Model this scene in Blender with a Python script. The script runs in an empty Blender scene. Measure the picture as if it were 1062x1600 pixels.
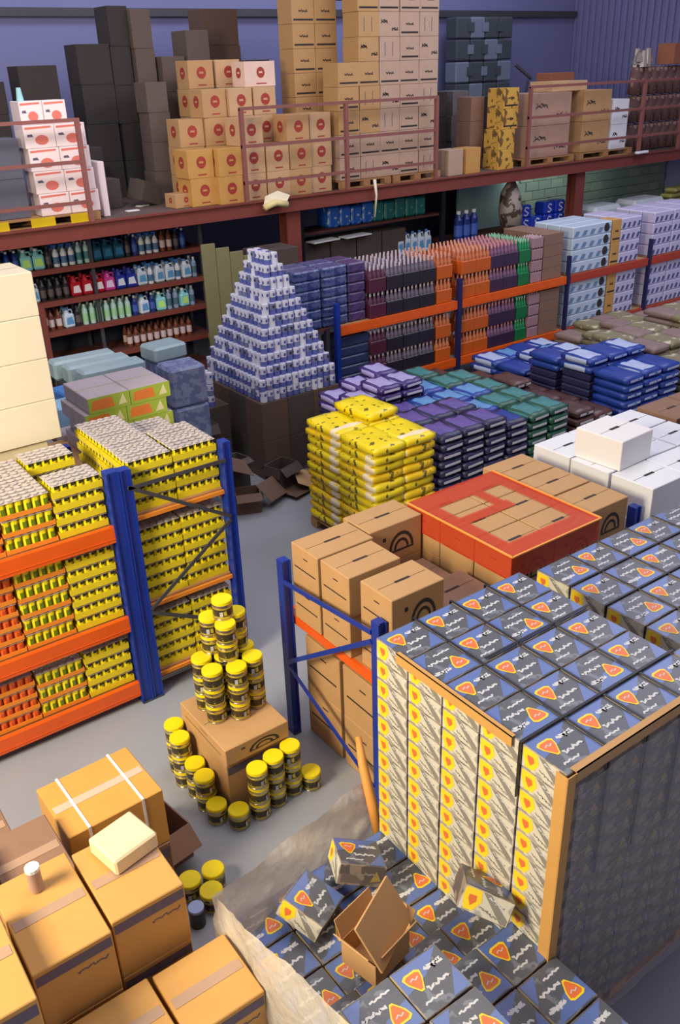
import bpy, math, random
from mathutils import Matrix, Vector
random.seed(7)
C = bpy.context.scene.collection
PI = math.pi
# ------------------------------------------------------------------ camera
cam = bpy.data.cameras.new('camera'); camo = bpy.data.objects.new('camera', cam); C.objects.link(camo)
yaw, pitch, roll = 0.619009706, 0.465574067, -0.0344653809
fw = Vector((math.sin(yaw)*math.cos(pitch), math.cos(yaw)*math.cos(pitch), -math.sin(pitch)))
rt0 = Vector((math.cos(yaw), -math.sin(yaw), 0)); up0 = rt0.cross(fw)
rt = rt0*math.cos(roll)+up0*math.sin(roll); up = -rt0*math.sin(roll)+up0*math.cos(roll)
m = Matrix((rt, up, -fw)).transposed().to_4x4(); m.translation = (0, 0, 4.8)
camo.matrix_world = m
cam.sensor_fit = 'VERTICAL'; cam.sensor_height = 36; cam.lens = 1383.6/1600*36
cam.clip_end = 200
bpy.context.scene.camera = camo
# ------------------------------------------------------------------ world, lights, exposure
vs = bpy.context.scene.view_settings
vs.view_transform = 'Standard'; vs.look = 'None'; vs.gamma = 1; vs.use_curve_mapping = False; vs.exposure = -0.12
w = bpy.data.worlds.new('world'); bpy.context.scene.world = w; w.use_nodes = True
w.node_tree.nodes['Background'].inputs[0].default_value = (0.74, 0.70, 0.88, 1)
w.node_tree.nodes['Background'].inputs[1].default_value = 0.42
def area(name, loc, target, size, size_y, power, col):
    L = bpy.data.lights.new(name, 'AREA'); L.shape = 'RECTANGLE'; L.size = size; L.size_y = size_y
    L.energy = power; L.color = col
    o = bpy.data.objects.new(name, L); C.objects.link(o); o.location = loc
    o.rotation_euler = (Vector(target)-Vector(loc)).to_track_quat('-Z', 'Y').to_euler()
    o['kind'] = 'helper'
    return o
area('ceiling_lamp_light', (-3.5, 3.5, 5.2), (2.5, 4.2, 0.8), 2.2, 2.2, 860, (1.0, 0.85, 0.58))
area('hall_light', (3.5, 4.5, 8.5), (3.5, 5.5, 0), 5, 5, 290, (1.0, 0.95, 0.92))
area('back_hall_light', (13, 7, 8.5), (12, 9, 0), 7, 5, 420, (0.84, 0.84, 1.0))
area('mezzanine_light', (8.5, 9.5, 7.6), (8.5, 14.5, 3.6), 7, 1.5, 66, (0.95, 0.90, 1.0))
area('wall_wash_fill', (10, 15.5, 8.5), (10, 18, 4.5), 16, 1, 260, (0.72, 0.78, 1.0))  # fill added to brighten the back wall, not a known lamp
area('under_deck_fill', (16.5, 13.6, 2.7), (17.5, 16.5, 1.6), 3, 0.3, 20, (0.85, 1.0, 0.92))  # made-up fill that lifts the dark block wall and partition
area('front_mezzanine_lamp', (3.2, 10.0, 6.8), (4.6, 12.9, 3.8), 0.8, 0.8, 120, (1.0, 0.93, 0.92))

# ------------------------------------------------------------------ materials
def lin(c):
    c = c/255.0
    return c/12.92 if c <= 0.04045 else ((c+0.055)/1.055)**2.4
MATS = {}
def mat(name, rgb, rough=0.6, metal=0.0, noise=0.10, scale=6.0, bump=0.0, alpha=None, spots=None, spotscale=9, coat=0, trans=False):
    if name in MATS: return MATS[name]
    m = bpy.data.materials.new(name); m.use_nodes = True
    nt = m.node_tree; b = nt.nodes['Principled BSDF']
    col = (lin(rgb[0]), lin(rgb[1]), lin(rgb[2]), 1)
    b.inputs['Roughness'].default_value = rough; b.inputs['Metallic'].default_value = metal
    if coat: b.inputs['Coat Weight'].default_value = coat
    tc = nt.nodes.new('ShaderNodeTexCoord'); nz = nt.nodes.new('ShaderNodeTexNoise')
    nz.inputs['Scale'].default_value = scale; nz.inputs['Detail'].default_value = 4
    nt.links.new(tc.outputs['Object'], nz.inputs['Vector'])
    mx = nt.nodes.new('ShaderNodeMix'); mx.data_type = 'RGBA'
    k1 = 1-noise; k2 = 1+noise
    mx.inputs[6].default_value = (col[0]*k1, col[1]*k1, col[2]*k1, 1)
    mx.inputs[7].default_value = (min(1, col[0]*k2), min(1, col[1]*k2), min(1, col[2]*k2), 1)
    nt.links.new(nz.outputs['Fac'], mx.inputs[0])
    out = mx.outputs[2]
    if spots:
        n2 = nt.nodes.new('ShaderNodeTexNoise'); n2.inputs['Scale'].default_value = spotscale; n2.inputs['Detail'].default_value = 2
        nt.links.new(tc.outputs['Object'], n2.inputs['Vector'])
        r = nt.nodes.new('ShaderNodeValToRGB'); r.color_ramp.elements[0].position = spots[3]; r.color_ramp.elements[1].position = spots[3]+0.04
        nt.links.new(n2.outputs['Fac'], r.inputs[0])
        m2 = nt.nodes.new('ShaderNodeMix'); m2.data_type = 'RGBA'
        nt.links.new(r.outputs[0], m2.inputs[0]); nt.links.new(out, m2.inputs[6])
        m2.inputs[7].default_value = (lin(spots[0]), lin(spots[1]), lin(spots[2]), 1); out = m2.outputs[2]
    nt.links.new(out, b.inputs['Base Color'])
    if bump:
        bp = nt.nodes.new('ShaderNodeBump'); bp.inputs['Strength'].default_value = bump; bp.inputs['Distance'].default_value = 0.02
        nt.links.new(nz.outputs['Fac'], bp.inputs['Height']); nt.links.new(bp.outputs[0], b.inputs['Normal'])
    if alpha is not None: b.inputs['Alpha'].default_value = alpha
    MATS[name] = m
    return m
card = mat('cardboard', (186, 146, 100), 0.75, scale=5)
card2 = mat('pale_cardboard', (196, 160, 120), 0.75)
card3 = mat('amber_cardboard', (196, 148, 80), 0.6)
cardd = mat('dark_cardboard', (74, 64, 58), 0.8)
cardm = mat('mauve_cardboard', (136, 104, 84), 0.75)
tape = mat('packing_tape', (170, 140, 118), 0.35)
ink = mat('black_ink', (48, 40, 38), 0.7)
inkb = mat('violet_ink', (98, 88, 108), 0.7)
inkr = mat('red_ink', (160, 58, 48), 0.7)
white = mat('white_card', (232, 230, 232), 0.55, noise=0.03)
whitef = mat('white_foam', (226, 228, 236), 0.6, noise=0.03)
cream = mat('cream_card', (232, 222, 196), 0.6, noise=0.03)
blue_st = mat('blue_painted_steel', (22, 52, 150), 0.4)
orange_st = mat('orange_painted_steel', (226, 92, 22), 0.4)
redbrown = mat('red_oxide_steel', (118, 56, 46), 0.6)
railred = mat('rail_red_oxide', (134, 82, 76), 0.6)
dark_st = mat('dark_galvanised_steel', (66, 66, 72), 0.5)
wood = mat('pallet_wood', (176, 132, 88), 0.8, scale=12)
wood_d = mat('dark_wood_shelf', (92, 50, 42), 0.7)
gun = mat('charcoal_print', (84, 88, 100), 0.35, spots=(112, 118, 132, 0.56), spotscale=14)
gunside = mat('grey_film_carton', (140, 126, 116), 0.45, spots=(92, 84, 84, 0.5), spotscale=8)
pblue = mat('blue_print', (90, 112, 174), 0.3)
badge_y = mat('yellow_badge', (238, 206, 40), 0.4)
badge_o = mat('orange_badge', (216, 112, 60), 0.4)
script_w = mat('white_script', (198, 200, 208), 0.5)
ivory = mat('ivory_side_print', (204, 200, 186), 0.4, spots=(164, 162, 156, 0.52), spotscale=9)
greyprint = mat('grey_print', (134, 130, 122), 0.5)
strapm = mat('black_strap', (18, 20, 34), 0.4)
film = mat('stretch_film', (214, 214, 220), 0.2, alpha=0.22, bump=0.6, scale=18)
film2 = mat('cloudy_film', (222, 214, 202), 0.25, alpha=0.66, bump=0.9, scale=9)
redfilm = mat('red_film', (222, 72, 40), 0.25, alpha=0.44, bump=0.3, scale=10)
lid_y = mat('yellow_lid', (236, 214, 16), 0.4, noise=0.03)
tin = mat('tin_metal', (190, 180, 160), 0.25, metal=0.9)
tin_dark = mat('dark_tin_label', (58, 50, 36), 0.35, spots=(150, 136, 70, 0.58), spotscale=22)
tin_gold = mat('gold_band', (196, 176, 60), 0.35, metal=0.3)
can_top = mat('can_top_metal', (186, 178, 176), 0.35, metal=0.35)
yel = mat('yellow_can', (232, 216, 24), 0.4)
grn = mat('green_label', (104, 128, 28), 0.4)
dkg = mat('dark_label', (44, 46, 34), 0.4)
org = mat('orange_can', (226, 100, 30), 0.4)
rorg = mat('red_orange_can', (196, 78, 36), 0.4)
ytray = mat('yellow_tray', (226, 206, 30), 0.6)
otray = mat('orange_tray', (228, 138, 40), 0.6)
floor_m = mat('grey_concrete', (148, 152, 162), 0.35, noise=0.12, scale=1.2)
wallm = mat('blue_grey_cladding', (120, 122, 164), 0.6, noise=0.06, scale=0.5)
blockm = mat('green_grey_block', (112, 126, 116), 0.9, noise=0.18, scale=3)
pale_wall = mat('pale_teal_board', (150, 178, 178), 0.8)
deckm = mat('mezzanine_deck', (96, 78, 72), 0.8)
# ------------------------------------------------------------------ mesh building
class MB:
    def __init__(s): s.v = []; s.f = []; s.mi = []; s.ms = []; s.sm = []
    def _m(s, m):
        if m not in s.ms: s.ms.append(m)
        return s.ms.index(m)
    def add(s, vs, fs, m, smooth=False):
        n = len(s.v); k = s._m(m)
        s.v += [tuple(v) for v in vs]; s.f += [tuple(i+n for i in f) for f in fs]; s.mi += [k]*len(fs); s.sm += [smooth]*len(fs)
        return s
    def box(s, x0, x1, y0, y1, z0, z1, m):
        return s.add([(x, y, z) for z in (z0, z1) for y in (y0, y1) for x in (x0, x1)],
                     [(0, 2, 3, 1), (4, 5, 7, 6), (0, 1, 5, 4), (2, 6, 7, 3), (0, 4, 6, 2), (1, 3, 7, 5)], m)
    def rbox(s, x0, x1, y0, y1, z0, z1, m, b=0.006):
        vs = []
        for sx in (0, 1):
            for sy in (0, 1):
                for sz in (0, 1):
                    X, Y, Z = (x0, x1)[sx], (y0, y1)[sy], (z0, z1)[sz]
                    dx, dy, dz = (b, -b)[sx], (b, -b)[sy], (b, -b)[sz]
                    vs += [(X, Y+dy, Z+dz), (X+dx, Y, Z+dz), (X+dx, Y+dy, Z)]
        def i(sx, sy, sz, a): return (sx*4+sy*2+sz)*3+a
        fs = []
        for sx in (0, 1): fs.append([i(sx, 0, 0, 0), i(sx, 0, 1, 0), i(sx, 1, 1, 0), i(sx, 1, 0, 0)][::(1 if sx == 0 else -1)])
        for sy in (0, 1): fs.append([i(0, sy, 0, 1), i(1, sy, 0, 1), i(1, sy, 1, 1), i(0, sy, 1, 1)][::(1 if sy == 0 else -1)])
        for sz in (0, 1): fs.append([i(0, 0, sz, 2), i(0, 1, sz, 2), i(1, 1, sz, 2), i(1, 0, sz, 2)][::(1 if sz == 0 else -1)])
        for a in (0, 1):
            for c in (0, 1):
                fs.append([i(a, c, 0, 0), i(a, c, 1, 0), i(a, c, 1, 1), i(a, c, 0, 1)][::(-1 if a ^ c else 1)] if False else [i(a, c, 0, 0), i(a, c, 0, 1), i(a, c, 1, 1), i(a, c, 1, 0)])
                fs.append([i(a, 0, c, 0), i(a, 0, c, 2), i(a, 1, c, 2), i(a, 1, c, 0)])
                fs.append([i(0, a, c, 1), i(0, a, c, 2), i(1, a, c, 2), i(1, a, c, 1)])
        for a in (0, 1):
            for c in (0, 1):
                for d in (0, 1): fs.append([i(a, c, d, 0), i(a, c, d, 1), i(a, c, d, 2)])
        return s.add(vs, fs, m)
    def cyl(s, x, y, z0, z1, r, m, n=12, r1=None, top=None, smooth=False, bot=True):
        r1 = r if r1 is None else r1
        vs = [(x+rr*math.cos(2*PI*k/n), y+rr*math.sin(2*PI*k/n), z) for z, rr in ((z0, r), (z1, r1)) for k in range(n)]
        s.add(vs, [(k, (k+1) % n, n+(k+1) % n, n+k) for k in range(n)], m, smooth)
        caps = [tuple(range(n, 2*n))]
        if bot: caps.append(tuple(range(n-1, -1, -1)))
        return s.add(vs, caps, top or m)
    def bar(s, p, q, t, m, t2=None):
        p, q = Vector(p), Vector(q); d = (q-p).normalized(); t2 = t2 or t
        a = d.cross(Vector((0, 0, 1)))
        if a.length < 1e-3: a = Vector((1, 0, 0))
        a.normalize(); b = d.cross(a)
        vs = [e+a*sx*t/2+b*sy*t2/2 for e in (p, q) for sx, sy in ((-1, -1), (1, -1), (1, 1), (-1, 1))]
        return s.add(vs, [(3, 2, 1, 0), (4, 5, 6, 7), (0, 1, 5, 4), (1, 2, 6, 5), (2, 3, 7, 6), (3, 0, 4, 7)], m)
    def tube(s, pts, r, m, n=8):
        pts = [Vector(p) for p in pts]; rings = []
        for i, p in enumerate(pts):
            d = (pts[min(i+1, len(pts)-1)]-pts[max(i-1, 0)]).normalized()
            a = d.cross(Vector((0.1, 0.2, 1))).normalized(); b = d.cross(a)
            rr = r[i] if isinstance(r, (list, tuple)) else r
            rings.append([p+a*rr*math.cos(2*PI*k/n)+b*rr*math.sin(2*PI*k/n) for k in range(n)])
        vs = [v for g in rings for v in g]
        fs = [(i*n+k, i*n+(k+1) % n, (i+1)*n+(k+1) % n, (i+1)*n+k) for i in range(len(pts)-1) for k in range(n)]
        fs += [tuple(range(n-1, -1, -1)), tuple((len(pts)-1)*n+k for k in range(n))]
        return s.add(vs, fs, m, True)
    def poly(s, pts, m): return s.add(pts, [tuple(range(len(pts)))], m)
    # a flat printed patch: 2-D outline laid on a face (o = origin, u, v = face axes in metres, offset along the normal)
    def patch(s, fr, pts, m, e=0.0012):
        o, u, v = fr; n = u.cross(v).normalized()
        return s.poly([o+u*a+v*b+n*e for a, b in pts], m)
    def stroke(s, fr, pts, wd, m, e=0.0018):
        o, u, v = fr; n = u.cross(v).normalized(); lu, lv = u.length, v.length
        P = [Vector((a*lu, b*lv)) for a, b in pts]; L = []
        for i, p in enumerate(P):
            d = (P[min(i+1, len(P)-1)]-P[max(i-1, 0)]).normalized(); q = Vector((-d.y, d.x))*wd/2
            L += [p+q, p-q]
        un, vn = u/lu, v/lv
        return s.add([o+un*a.x+vn*a.y+n*e for a in L], [(2*i, 2*i+1, 2*i+3, 2*i+2) for i in range(len(P)-1)], m)
    def mesh(s, name):
        me = bpy.data.meshes.new(name); me.from_pydata(s.v, [], s.f)
        for m in s.ms: me.materials.append(m)
        me.polygons.foreach_set('material_index', s.mi); me.polygons.foreach_set('use_smooth', s.sm)
        me.update(); return me
def frame_top(x0, x1, y0, y1, z): return (Vector((x0, y0, z)), Vector((x1-x0, 0, 0)), Vector((0, y1-y0, 0)))
def frame_front(x0, x1, y, z0, z1): return (Vector((x0, y, z0)), Vector((x1-x0, 0, 0)), Vector((0, 0, z1-z0)))
def frame_left(x, y0, y1, z0, z1): return (Vector((x, y1, z0)), Vector((0, y0-y1, 0)), Vector((0, 0, z1-z0)))
def script(mb, fr, a, b, h, L, wd, m, rnd, ang=0):
    """handwriting-like white squiggle starting at (a, b) of the face, L long"""
    pts = []; n = 14
    for i in range(n+1):
        t = i/n
        x = t*L+0.25*h*math.sin(i*2.1+rnd); y = h*0.5*math.sin(i*1.7+rnd*3)*(0.6+0.4*math.sin(i+rnd))
        pts.append((a+x*math.cos(ang)-y*math.sin(ang), b+x*math.sin(ang)+y*math.cos(ang)))
    mb.stroke(fr, pts, wd, m)
# ------------------------------------------------------------------ things
def setp(o, label=None, cat=None, group=None, kind=None):
    if label: o['label'] = label
    if cat: o['category'] = cat
    if group: o['group'] = group
    if kind: o['kind'] = kind
    return o
def obj(name, me, parent=None):
    if isinstance(me, MB): me = me.mesh(name)
    o = bpy.data.objects.new(name, me); C.objects.link(o)
    if parent: o.parent = parent
    return o
def struct(name, mb): o = obj(name, mb); o['kind'] = 'structure'; return o
def put(proto, name, label, cat, loc, rz=0, group=None, scale=None, rot=None):
    """proto: list of (part, mesh[, kind]) or a mesh alone"""
    if not isinstance(proto, list):
        r = obj(name, proto)
    else:
        r = bpy.data.objects.new(name, None); r.empty_display_size = 0.1; C.objects.link(r)
        for p in proto:
            o = obj(p[0], p[1], r)
            if len(p) > 2 and p[2]: o['kind'] = p[2]
            if len(p) > 3 and p[3]: o['label'] = p[3]
    r.location = loc; r.rotation_euler = rot or (0, 0, rz)
    if scale: r.scale = scale
    return setp(r, label, cat, group)
ORD = ['first', 'second', 'third', 'fourth', 'fifth', 'sixth', 'seventh', 'eighth', 'ninth', 'tenth', 'eleventh', 'twelfth',
       'thirteenth', 'fourteenth', 'fifteenth', 'sixteenth', 'seventeenth', 'eighteenth', 'nineteenth', 'twentieth']
def o_(i): return ORD[i]
def layer(i, n):   # i counted from the bottom
    return 'top layer' if i == n-1 else ('bottom layer' if i == 0 else o_(n-1-i)+' layer down')
# ================================================================== THE SETTING
fl = MB(); fl.box(-6, 21.2, -2, 18.2, -0.1, 0, floor_m); struct('floor', fl)
bw = MB(); bw.box(-6, 21.1, 18, 18.15, 0, 7.2, wallm); struct('wall_back', bw)
# corrugated side wall: real ribs
sw = MB(); sw.box(21.06, 21.2, 2, 18, 0, 7.2, wallm)
struct('wall_right', sw)
rb = MB()
for k in range(80): rb.box(21.0, 21.06, 2.1+k*0.2, 2.18+k*0.2, 2.9, 7.2, wallm)
o = struct('trim_1', rb)
g = MB(); g.box(-2, 21, 17.88, 17.99, 5.78, 5.92, dark_st); struct('trim_2', g)
# block wall below the deck with proud blocks
bl = MB(); bl.box(15.4, 21.0, 14.6, 14.75, 0, 2.8, blockm); bwall = struct('wall_masonry', bl)
blk = MB().rbox(-0.2, 0.2, 0, 0.03, 0, 0.19, blockm, 0.008).mesh('block')
blk2 = MB().rbox(-0.2, 0.2, 0, 0.045, 0, 0.19, mat('pale_block', (122, 134, 122), 0.9), 0.008).mesh('block')
for r in range(12):
    for c in range(13):
        x = 15.85+c*0.41+(0.2 if r % 2 else 0)
        if x > 20.78: continue
        b = obj('block', blk2 if random.random() < 0.2 else blk, bwall); b.location = (x, 14.57, 0.35+r*0.2)
pw = MB(); pw.box(13.6, 15.36, 14.4, 14.46, 0, 2.7, pale_wall); struct('wall_partition', pw)
dk = MB(); dk.box(-3, 21, 12.5, 18, 2.86, 2.95, deckm); deck = struct('floor_mezzanine', dk)
# edge channel and columns of the mezzanine
cb = MB(); cb.box(-3, 21, 12.44, 12.5, 2.76, 2.98, redbrown); cb.box(-3, 21, 12.4, 12.44, 2.76, 2.785, redbrown); cb.box(-3, 21, 12.4, 12.44, 2.955, 2.98, redbrown)
struct('beam_mezzanine', cb)
for x in (2.2, 8.2, 15.2):
    c = MB(); c.box(x-0.13, x+0.13, 12.52, 12.54, 0, 2.76, redbrown); c.box(x-0.13, x+0.13, 12.74, 12.76, 0, 2.76, redbrown); c.box(x-0.012, x+0.012, 12.54, 12.74, 0, 2.76, redbrown)
    struct('column', c)
def rail(x0, x1, zt, posts, lab, th=0.045):
    r = put([], 'guard_rail', lab, 'railing', (x0, 12.47, 2.98))
    for z in (zt, zt-0.52, zt-1.04):
        b = MB(); b.bar((0, 0, z-2.98), (x1-x0, 0, z-2.98), th, railred, th); obj('rail', b, r)
    for p in posts:
        b = MB(); b.box(p-x0-0.03, p-x0+0.03, -0.03, 0.03, 0, zt-2.98, railred); obj('post', b, r)
rail(2.6, 4.83, 4.28, (2.63, 4.80), 'rusty red guard rail before the white and red cartons')
rail(7.3, 11.24, 4.29, (7.33, 9.27, 11.21), 'rusty red guard rail before the tall tan carton tower')
rail(13.5, 18.3, 4.36, (13.53, 16.9, 18.27), 'rusty red guard rail before the pallet beside the yellow cartons')

# ================================================================== CARTONS
_cc = {}
def carton(w, d, h, m=None, mk='', side=None, tapem=tape, slot=True, mf=None):
    """cardboard box, origin at the middle of its base. mk: printed marks a=arch on the front, e=red emblem, t=long tape, l=line of script"""
    m = m or card; key = (w, d, h, m.name, mk, slot, tapem.name)
    if key in _cc: return _cc[key]
    x0, x1, y0, y1 = -w/2, w/2, -d/2, d/2
    b = MB(); b.rbox(x0, x1, y0, y1, 0, h, m, 0.005)
    t = MB(); t.box(x0+0.02, x1-0.02, -0.002, 0.002, h-0.001, h+0.0012, mat('flap_gap', (92, 66, 46), 0.9))
    parts = [('body', b.mesh('carton_body')), ('flap_seam', t.mesh('flap_seam'))]
    p = MB(); T = frame_top(x0, x1, y0, y1, h); F = frame_front(x0, x1, y0, 0, h); L = frame_left(x0, y0, y1, 0, h)
    if slot: p.patch(T, [(0.36, 0.47), (0.64, 0.47), (0.64, 0.54), (0.36, 0.54)], ink)
    if 'a' in mk:
        for (r0, r1) in ((0.30, 0.24), (0.18, 0.13)):
            n = 10
            for i in range(n):
                a0, a1 = PI*i/n, PI*(i+1)/n
                p.patch(F, [(0.6+r0*0.8*math.cos(a), 0.3+r0*1.5*math.sin(a)) for a in (a0, a1)]+[(0.6+r1*0.8*math.cos(a), 0.3+r1*1.5*math.sin(a)) for a in (a1, a0)], ink)
        p.patch(F, [(0.24, 0.62), (0.30, 0.62), (0.30, 0.72), (0.24, 0.72)], ink)
        p.patch(F, [(0.36, 0.24), (0.84, 0.24), (0.84, 0.29), (0.36, 0.29)], ink)
        p.patch(L, [(0.1, 0.42), (0.9, 0.42), (0.9, 0.455), (0.1, 0.455)], ink)
        p.patch(L, [(0.45, 0.74), (0.62, 0.74), (0.62, 0.77), (0.45, 0.77)], ink)
    if 'e' in mk:
        for fr in (F, L):
            asp = fr[1].length/fr[2].length
            c = [(0.52+0.21/asp*math.cos(2*PI*i/14), 0.56+0.22*math.sin(2*PI*i/14)) for i in range(14)]
            p.patch(fr, c, inkr); p.patch(fr, [(0.52-0.1/asp, 0.53), (0.52+0.1/asp, 0.53), (0.52+0.08/asp, 0.6), (0.52-0.08/asp, 0.6)], m, 0.002)
        p.patch(F, [(0.36, 0.10), (0.70, 0.10), (0.70, 0.15), (0.36, 0.15)], inkr)
    if 'l' in mk:
        p.patch(F, [(0.02, 0.78), (0.98, 0.78), (0.98, 0.93), (0.02, 0.93)], inkb)
        script(p, F, 0.5, 0.66, 0.06, 0.42, 0.008, inkb, 1.0)
    if 'k' in mk:
        p.patch(F, [(0.06, 0.12), (0.94, 0.12), (0.94, 0.2), (0.06, 0.2)], ink)
        script(p, F, 0.3, 0.5, 0.14, 0.4, 0.016, ink, 2.0)
    if 'v' in mk:
        for q in (0.25, 0.62): script(p, F, q, 0.2, 0.05, 0.6, 0.012, inkb, q, PI/2)
    if 'w' in mk:
        script(p, F, 0.1, 0.62, 0.2, 0.3, 0.02, ink, 0.4); script(p, F, 0.62, 0.3, 0.16, 0.3, 0.02, ink, 1.4)
    if p.v: parts.append(('print', p.mesh('print')))
    if 't' in mk:
        q = MB(); q.box(x0+0.015, x1-0.015, -0.03, 0.03, h-0.001, h+0.003, tapem); parts.append(('tape', q.mesh('tape')))
    _cc[key] = parts
    return parts
def pallet(x0, x1, y0, y1, z, lab, m=wood, h=0.13):
    r = put([], 'pallet', lab, 'pallet', ((x0+x1)/2, (y0+y1)/2, z)); w, d = x1-x0, y1-y0
    n = 7
    sl = MB().box(-w/2, w/2, -0.055*d/0.8, 0.055*d/0.8, h-0.022, h, m).mesh('slat')
    for i in range(n):
        o = obj('slat', sl, r); o.location = (0, -d/2+0.06*d/0.8+i*(d-0.12*d/0.8)/(n-1), 0)
    bk = MB().box(-0.07, 0.07, -0.06, 0.06, 0.022, h-0.022, m).mesh('block')
    bd = MB().box(-w/2, w/2, -0.05, 0.05, 0, 0.022, m).mesh('skid')
    for j in (-1, 0, 1):
        o = obj('skid', bd, r); o.location = (0, j*(d/2-0.06), 0)
        for i in (-1, 0, 1):
            o = obj('block', bk, r); o.location = (i*(w/2-0.07), j*(d/2-0.06), 0)
    return r

# ---- the strapped pallet of blue and charcoal cartons
BW, BD, BH = 0.268, 0.258, 0.1265
def badge(mb, fr, cx, cy, s, asp, flip, e=0.0024):
    f = -1 if flip else 1
    tri = [(-0.9, 0.75), (-0.55, 1.0), (0.55, 1.0), (0.9, 0.75), (0.75, 0.1), (0.15, -0.95), (-0.15, -0.95), (-0.75, 0.1)]
    mb.patch(fr, [(cx+s*a*f*1.25, cy+s*b*f*asp*1.25) for a, b in tri], badge_y, e)
    mb.patch(fr, [(cx+s*a*f, cy+s*b*f*asp) for a, b in tri], badge_o, e+0.0008)
    o, u, v = fr
    mb.stroke(fr, [(cx-s*0.5, cy+s*0.3*f*asp), (cx-s*0.1, cy+s*0.5*f*asp), (cx+s*0.1, cy+s*0.2*f*asp), (cx+s*0.5, cy+s*0.45*f*asp)], 0.006, script_w, e+0.0014)
def badge_carton(flip, sd):
    b = MB(); b.rbox(-BW/2, BW/2, -BD/2, BD/2, 0, BH, gunside, 0.003)
    p = MB(); i = 0.004
    T = frame_top(-BW/2+i, BW/2-i, -BD/2+i, BD/2-i, BH)
    if flip: T = (T[0]+T[1]+T[2], -T[1], -T[2])
    p.patch(T, [(0, 0), (1, 0), (1, 1), (0, 1)], gun, 0.0004)
    p.patch(T, [(0, 0.98), (0, 0.5), (0.5, 0.62), (0.98, 0.98)], pblue)
    p.patch(T, [(0.62, 0.02), (0.98, 0.02), (0.98, 0.5)], pblue)
    badge(p, T, 0.27, 0.62, 0.17, 1.0, False)
    script(p, T, 0.34, 0.40, 0.10, 0.5, 0.013, script_w, sd); script(p, T, 0.12, 0.2, 0.05, 0.42, 0.010, script_w, sd+1)
    script(p, T, 0.55, 0.72, 0.14, 0.36, 0.016, script_w, sd+2)
    q = MB(); L = frame_left(-BW/2, -BD/2+i, BD/2-i, i, BH-i)
    q.patch(L, [(0, 0), (1, 0), (1, 1), (0, 1)], ivory, 0.0004)
    q.patch(L, [(0.36, 0.98), (0.52, 0.98), (0.98, 0.25), (0.98, 0.02), (0.86, 0.02)], greyprint)
    q.patch(L, [(.02, .95), (.34, .98), (.40, .55), (.28, .1), (.10, .06), (.02, .5)], badge_y); q.patch(L, [(.12, .7), (.27, .72), (.29, .5), (.2, .26), (.13, .5)], badge_o, .002)
    script(q, L, 0.5, 0.85, 0.12, 0.42, 0.007, script_w, sd, -0.6); script(q, L, 0.4, 0.35, 0.12, 0.4, 0.006, greyprint, sd+2, -0.5)
    r = MB(); F = frame_front(-BW/2+i, BW/2-i, -BD/2, i, BH-i)
    r.patch(F, [(0.05, 0.1), (0.6, 0.1), (0.35, 0.5), (0.05, 0.6)], mat('umber_print', (104, 94, 92), .5)); r.patch(F, [(0.7, 0.2), (0.95, 0.3), (0.8, 0.8)], mat('dull_badge', (150, 132, 80), .5)); script(r, F, 0.3, 0.6, 0.16, 0.5, 0.010, greyprint, sd)
    return [('body', b.mesh('body')), ('top_print', p.mesh('top_print')), ('side_print', q.mesh('side_print')), ('front_print', r.mesh('front_print'))]
BC = [badge_carton(False, 0.3), badge_carton(True, 1.9)]
pallet(2.44, 3.78, 1.80, 3.10, 0, 'wooden pallet under the strapped blue and charcoal cartons')
NL = 15; bz0 = 0.135
cx = [2.42+0.5*0.275+0.275*i for i in range(5)]; cy = [1.79+0.5*0.264+0.264*j for j in range(5)]
for k in range(NL):
    z = bz0+k*(BH+0.002)
    for i in range(5):
        for j in range(5):
            if i == 4 and j > 0: continue
            if k < NL-1 and i > 0 and j > 0: continue
            nm = 'row against the post' if j == 4 else ('row at the near corner' if j == 0 else o_(j)+' row from the near corner')
            if i == 0: lab = f'badge carton, lit left face, {layer(k, NL)}, {nm}'
            elif j == 0: lab = f'badge carton on the shaded front face, {layer(k, NL)}, {o_(i)} column from corner'
            else: lab = f'charcoal blue carton on strapped top, {o_(i)} column in, {nm}'
            put(BC[(i*2+j*3+(i*j)) % 2], 'badge_carton', lab, 'carton', (cx[i], cy[j], z), random.uniform(-0.006, 0.006), 'blue and charcoal cartons on the strapped pallet')
AT = bz0+NL*(BH+0.002)
# straps over the top
def strap(pts, lab, wd=0.014, horizontal='x'):
    b = MB()
    for p, q in zip(pts[:-1], pts[1:]): b.bar(p, q, wd, strapm, 0.003) if abs(p[2]-q[2]) < 0.01 else b.bar(p, q, wd, strapm, wd*0.4)
    setp(obj('packing_strap', b), lab, 'strap')
zt = AT+0.008
strap([(2.695, 3.12, 1.2), (2.695, 3.12, zt), (2.695, 1.78, zt), (2.695, 1.78, 1.3)], 'black strap over the badge cartons, nearest the lit face')
strap([(2.972, 3.12, 1.2), (2.972, 3.12, zt), (2.972, 1.78, zt), (2.972, 1.78, 1.3)], 'second black strap from the lit face of the badge pallet')
strap([(3.245, 3.12, 1.2), (3.245, 3.12, zt), (3.245, 1.78, zt), (3.245, 1.78, 1.3)], 'third black strap from the lit face of the badge pallet')
strap([(2.41, 2.053, 1.75), (2.41, 2.053, zt+0.004), (3.53, 2.053, zt+0.004)], 'black strap crossing the badge pallet near its front row')
strap([(2.73, 2.60, zt+0.004), (3.53, 2.60, zt+0.004)], 'thin black strap crossing the middle of the badge pallet top')
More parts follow.
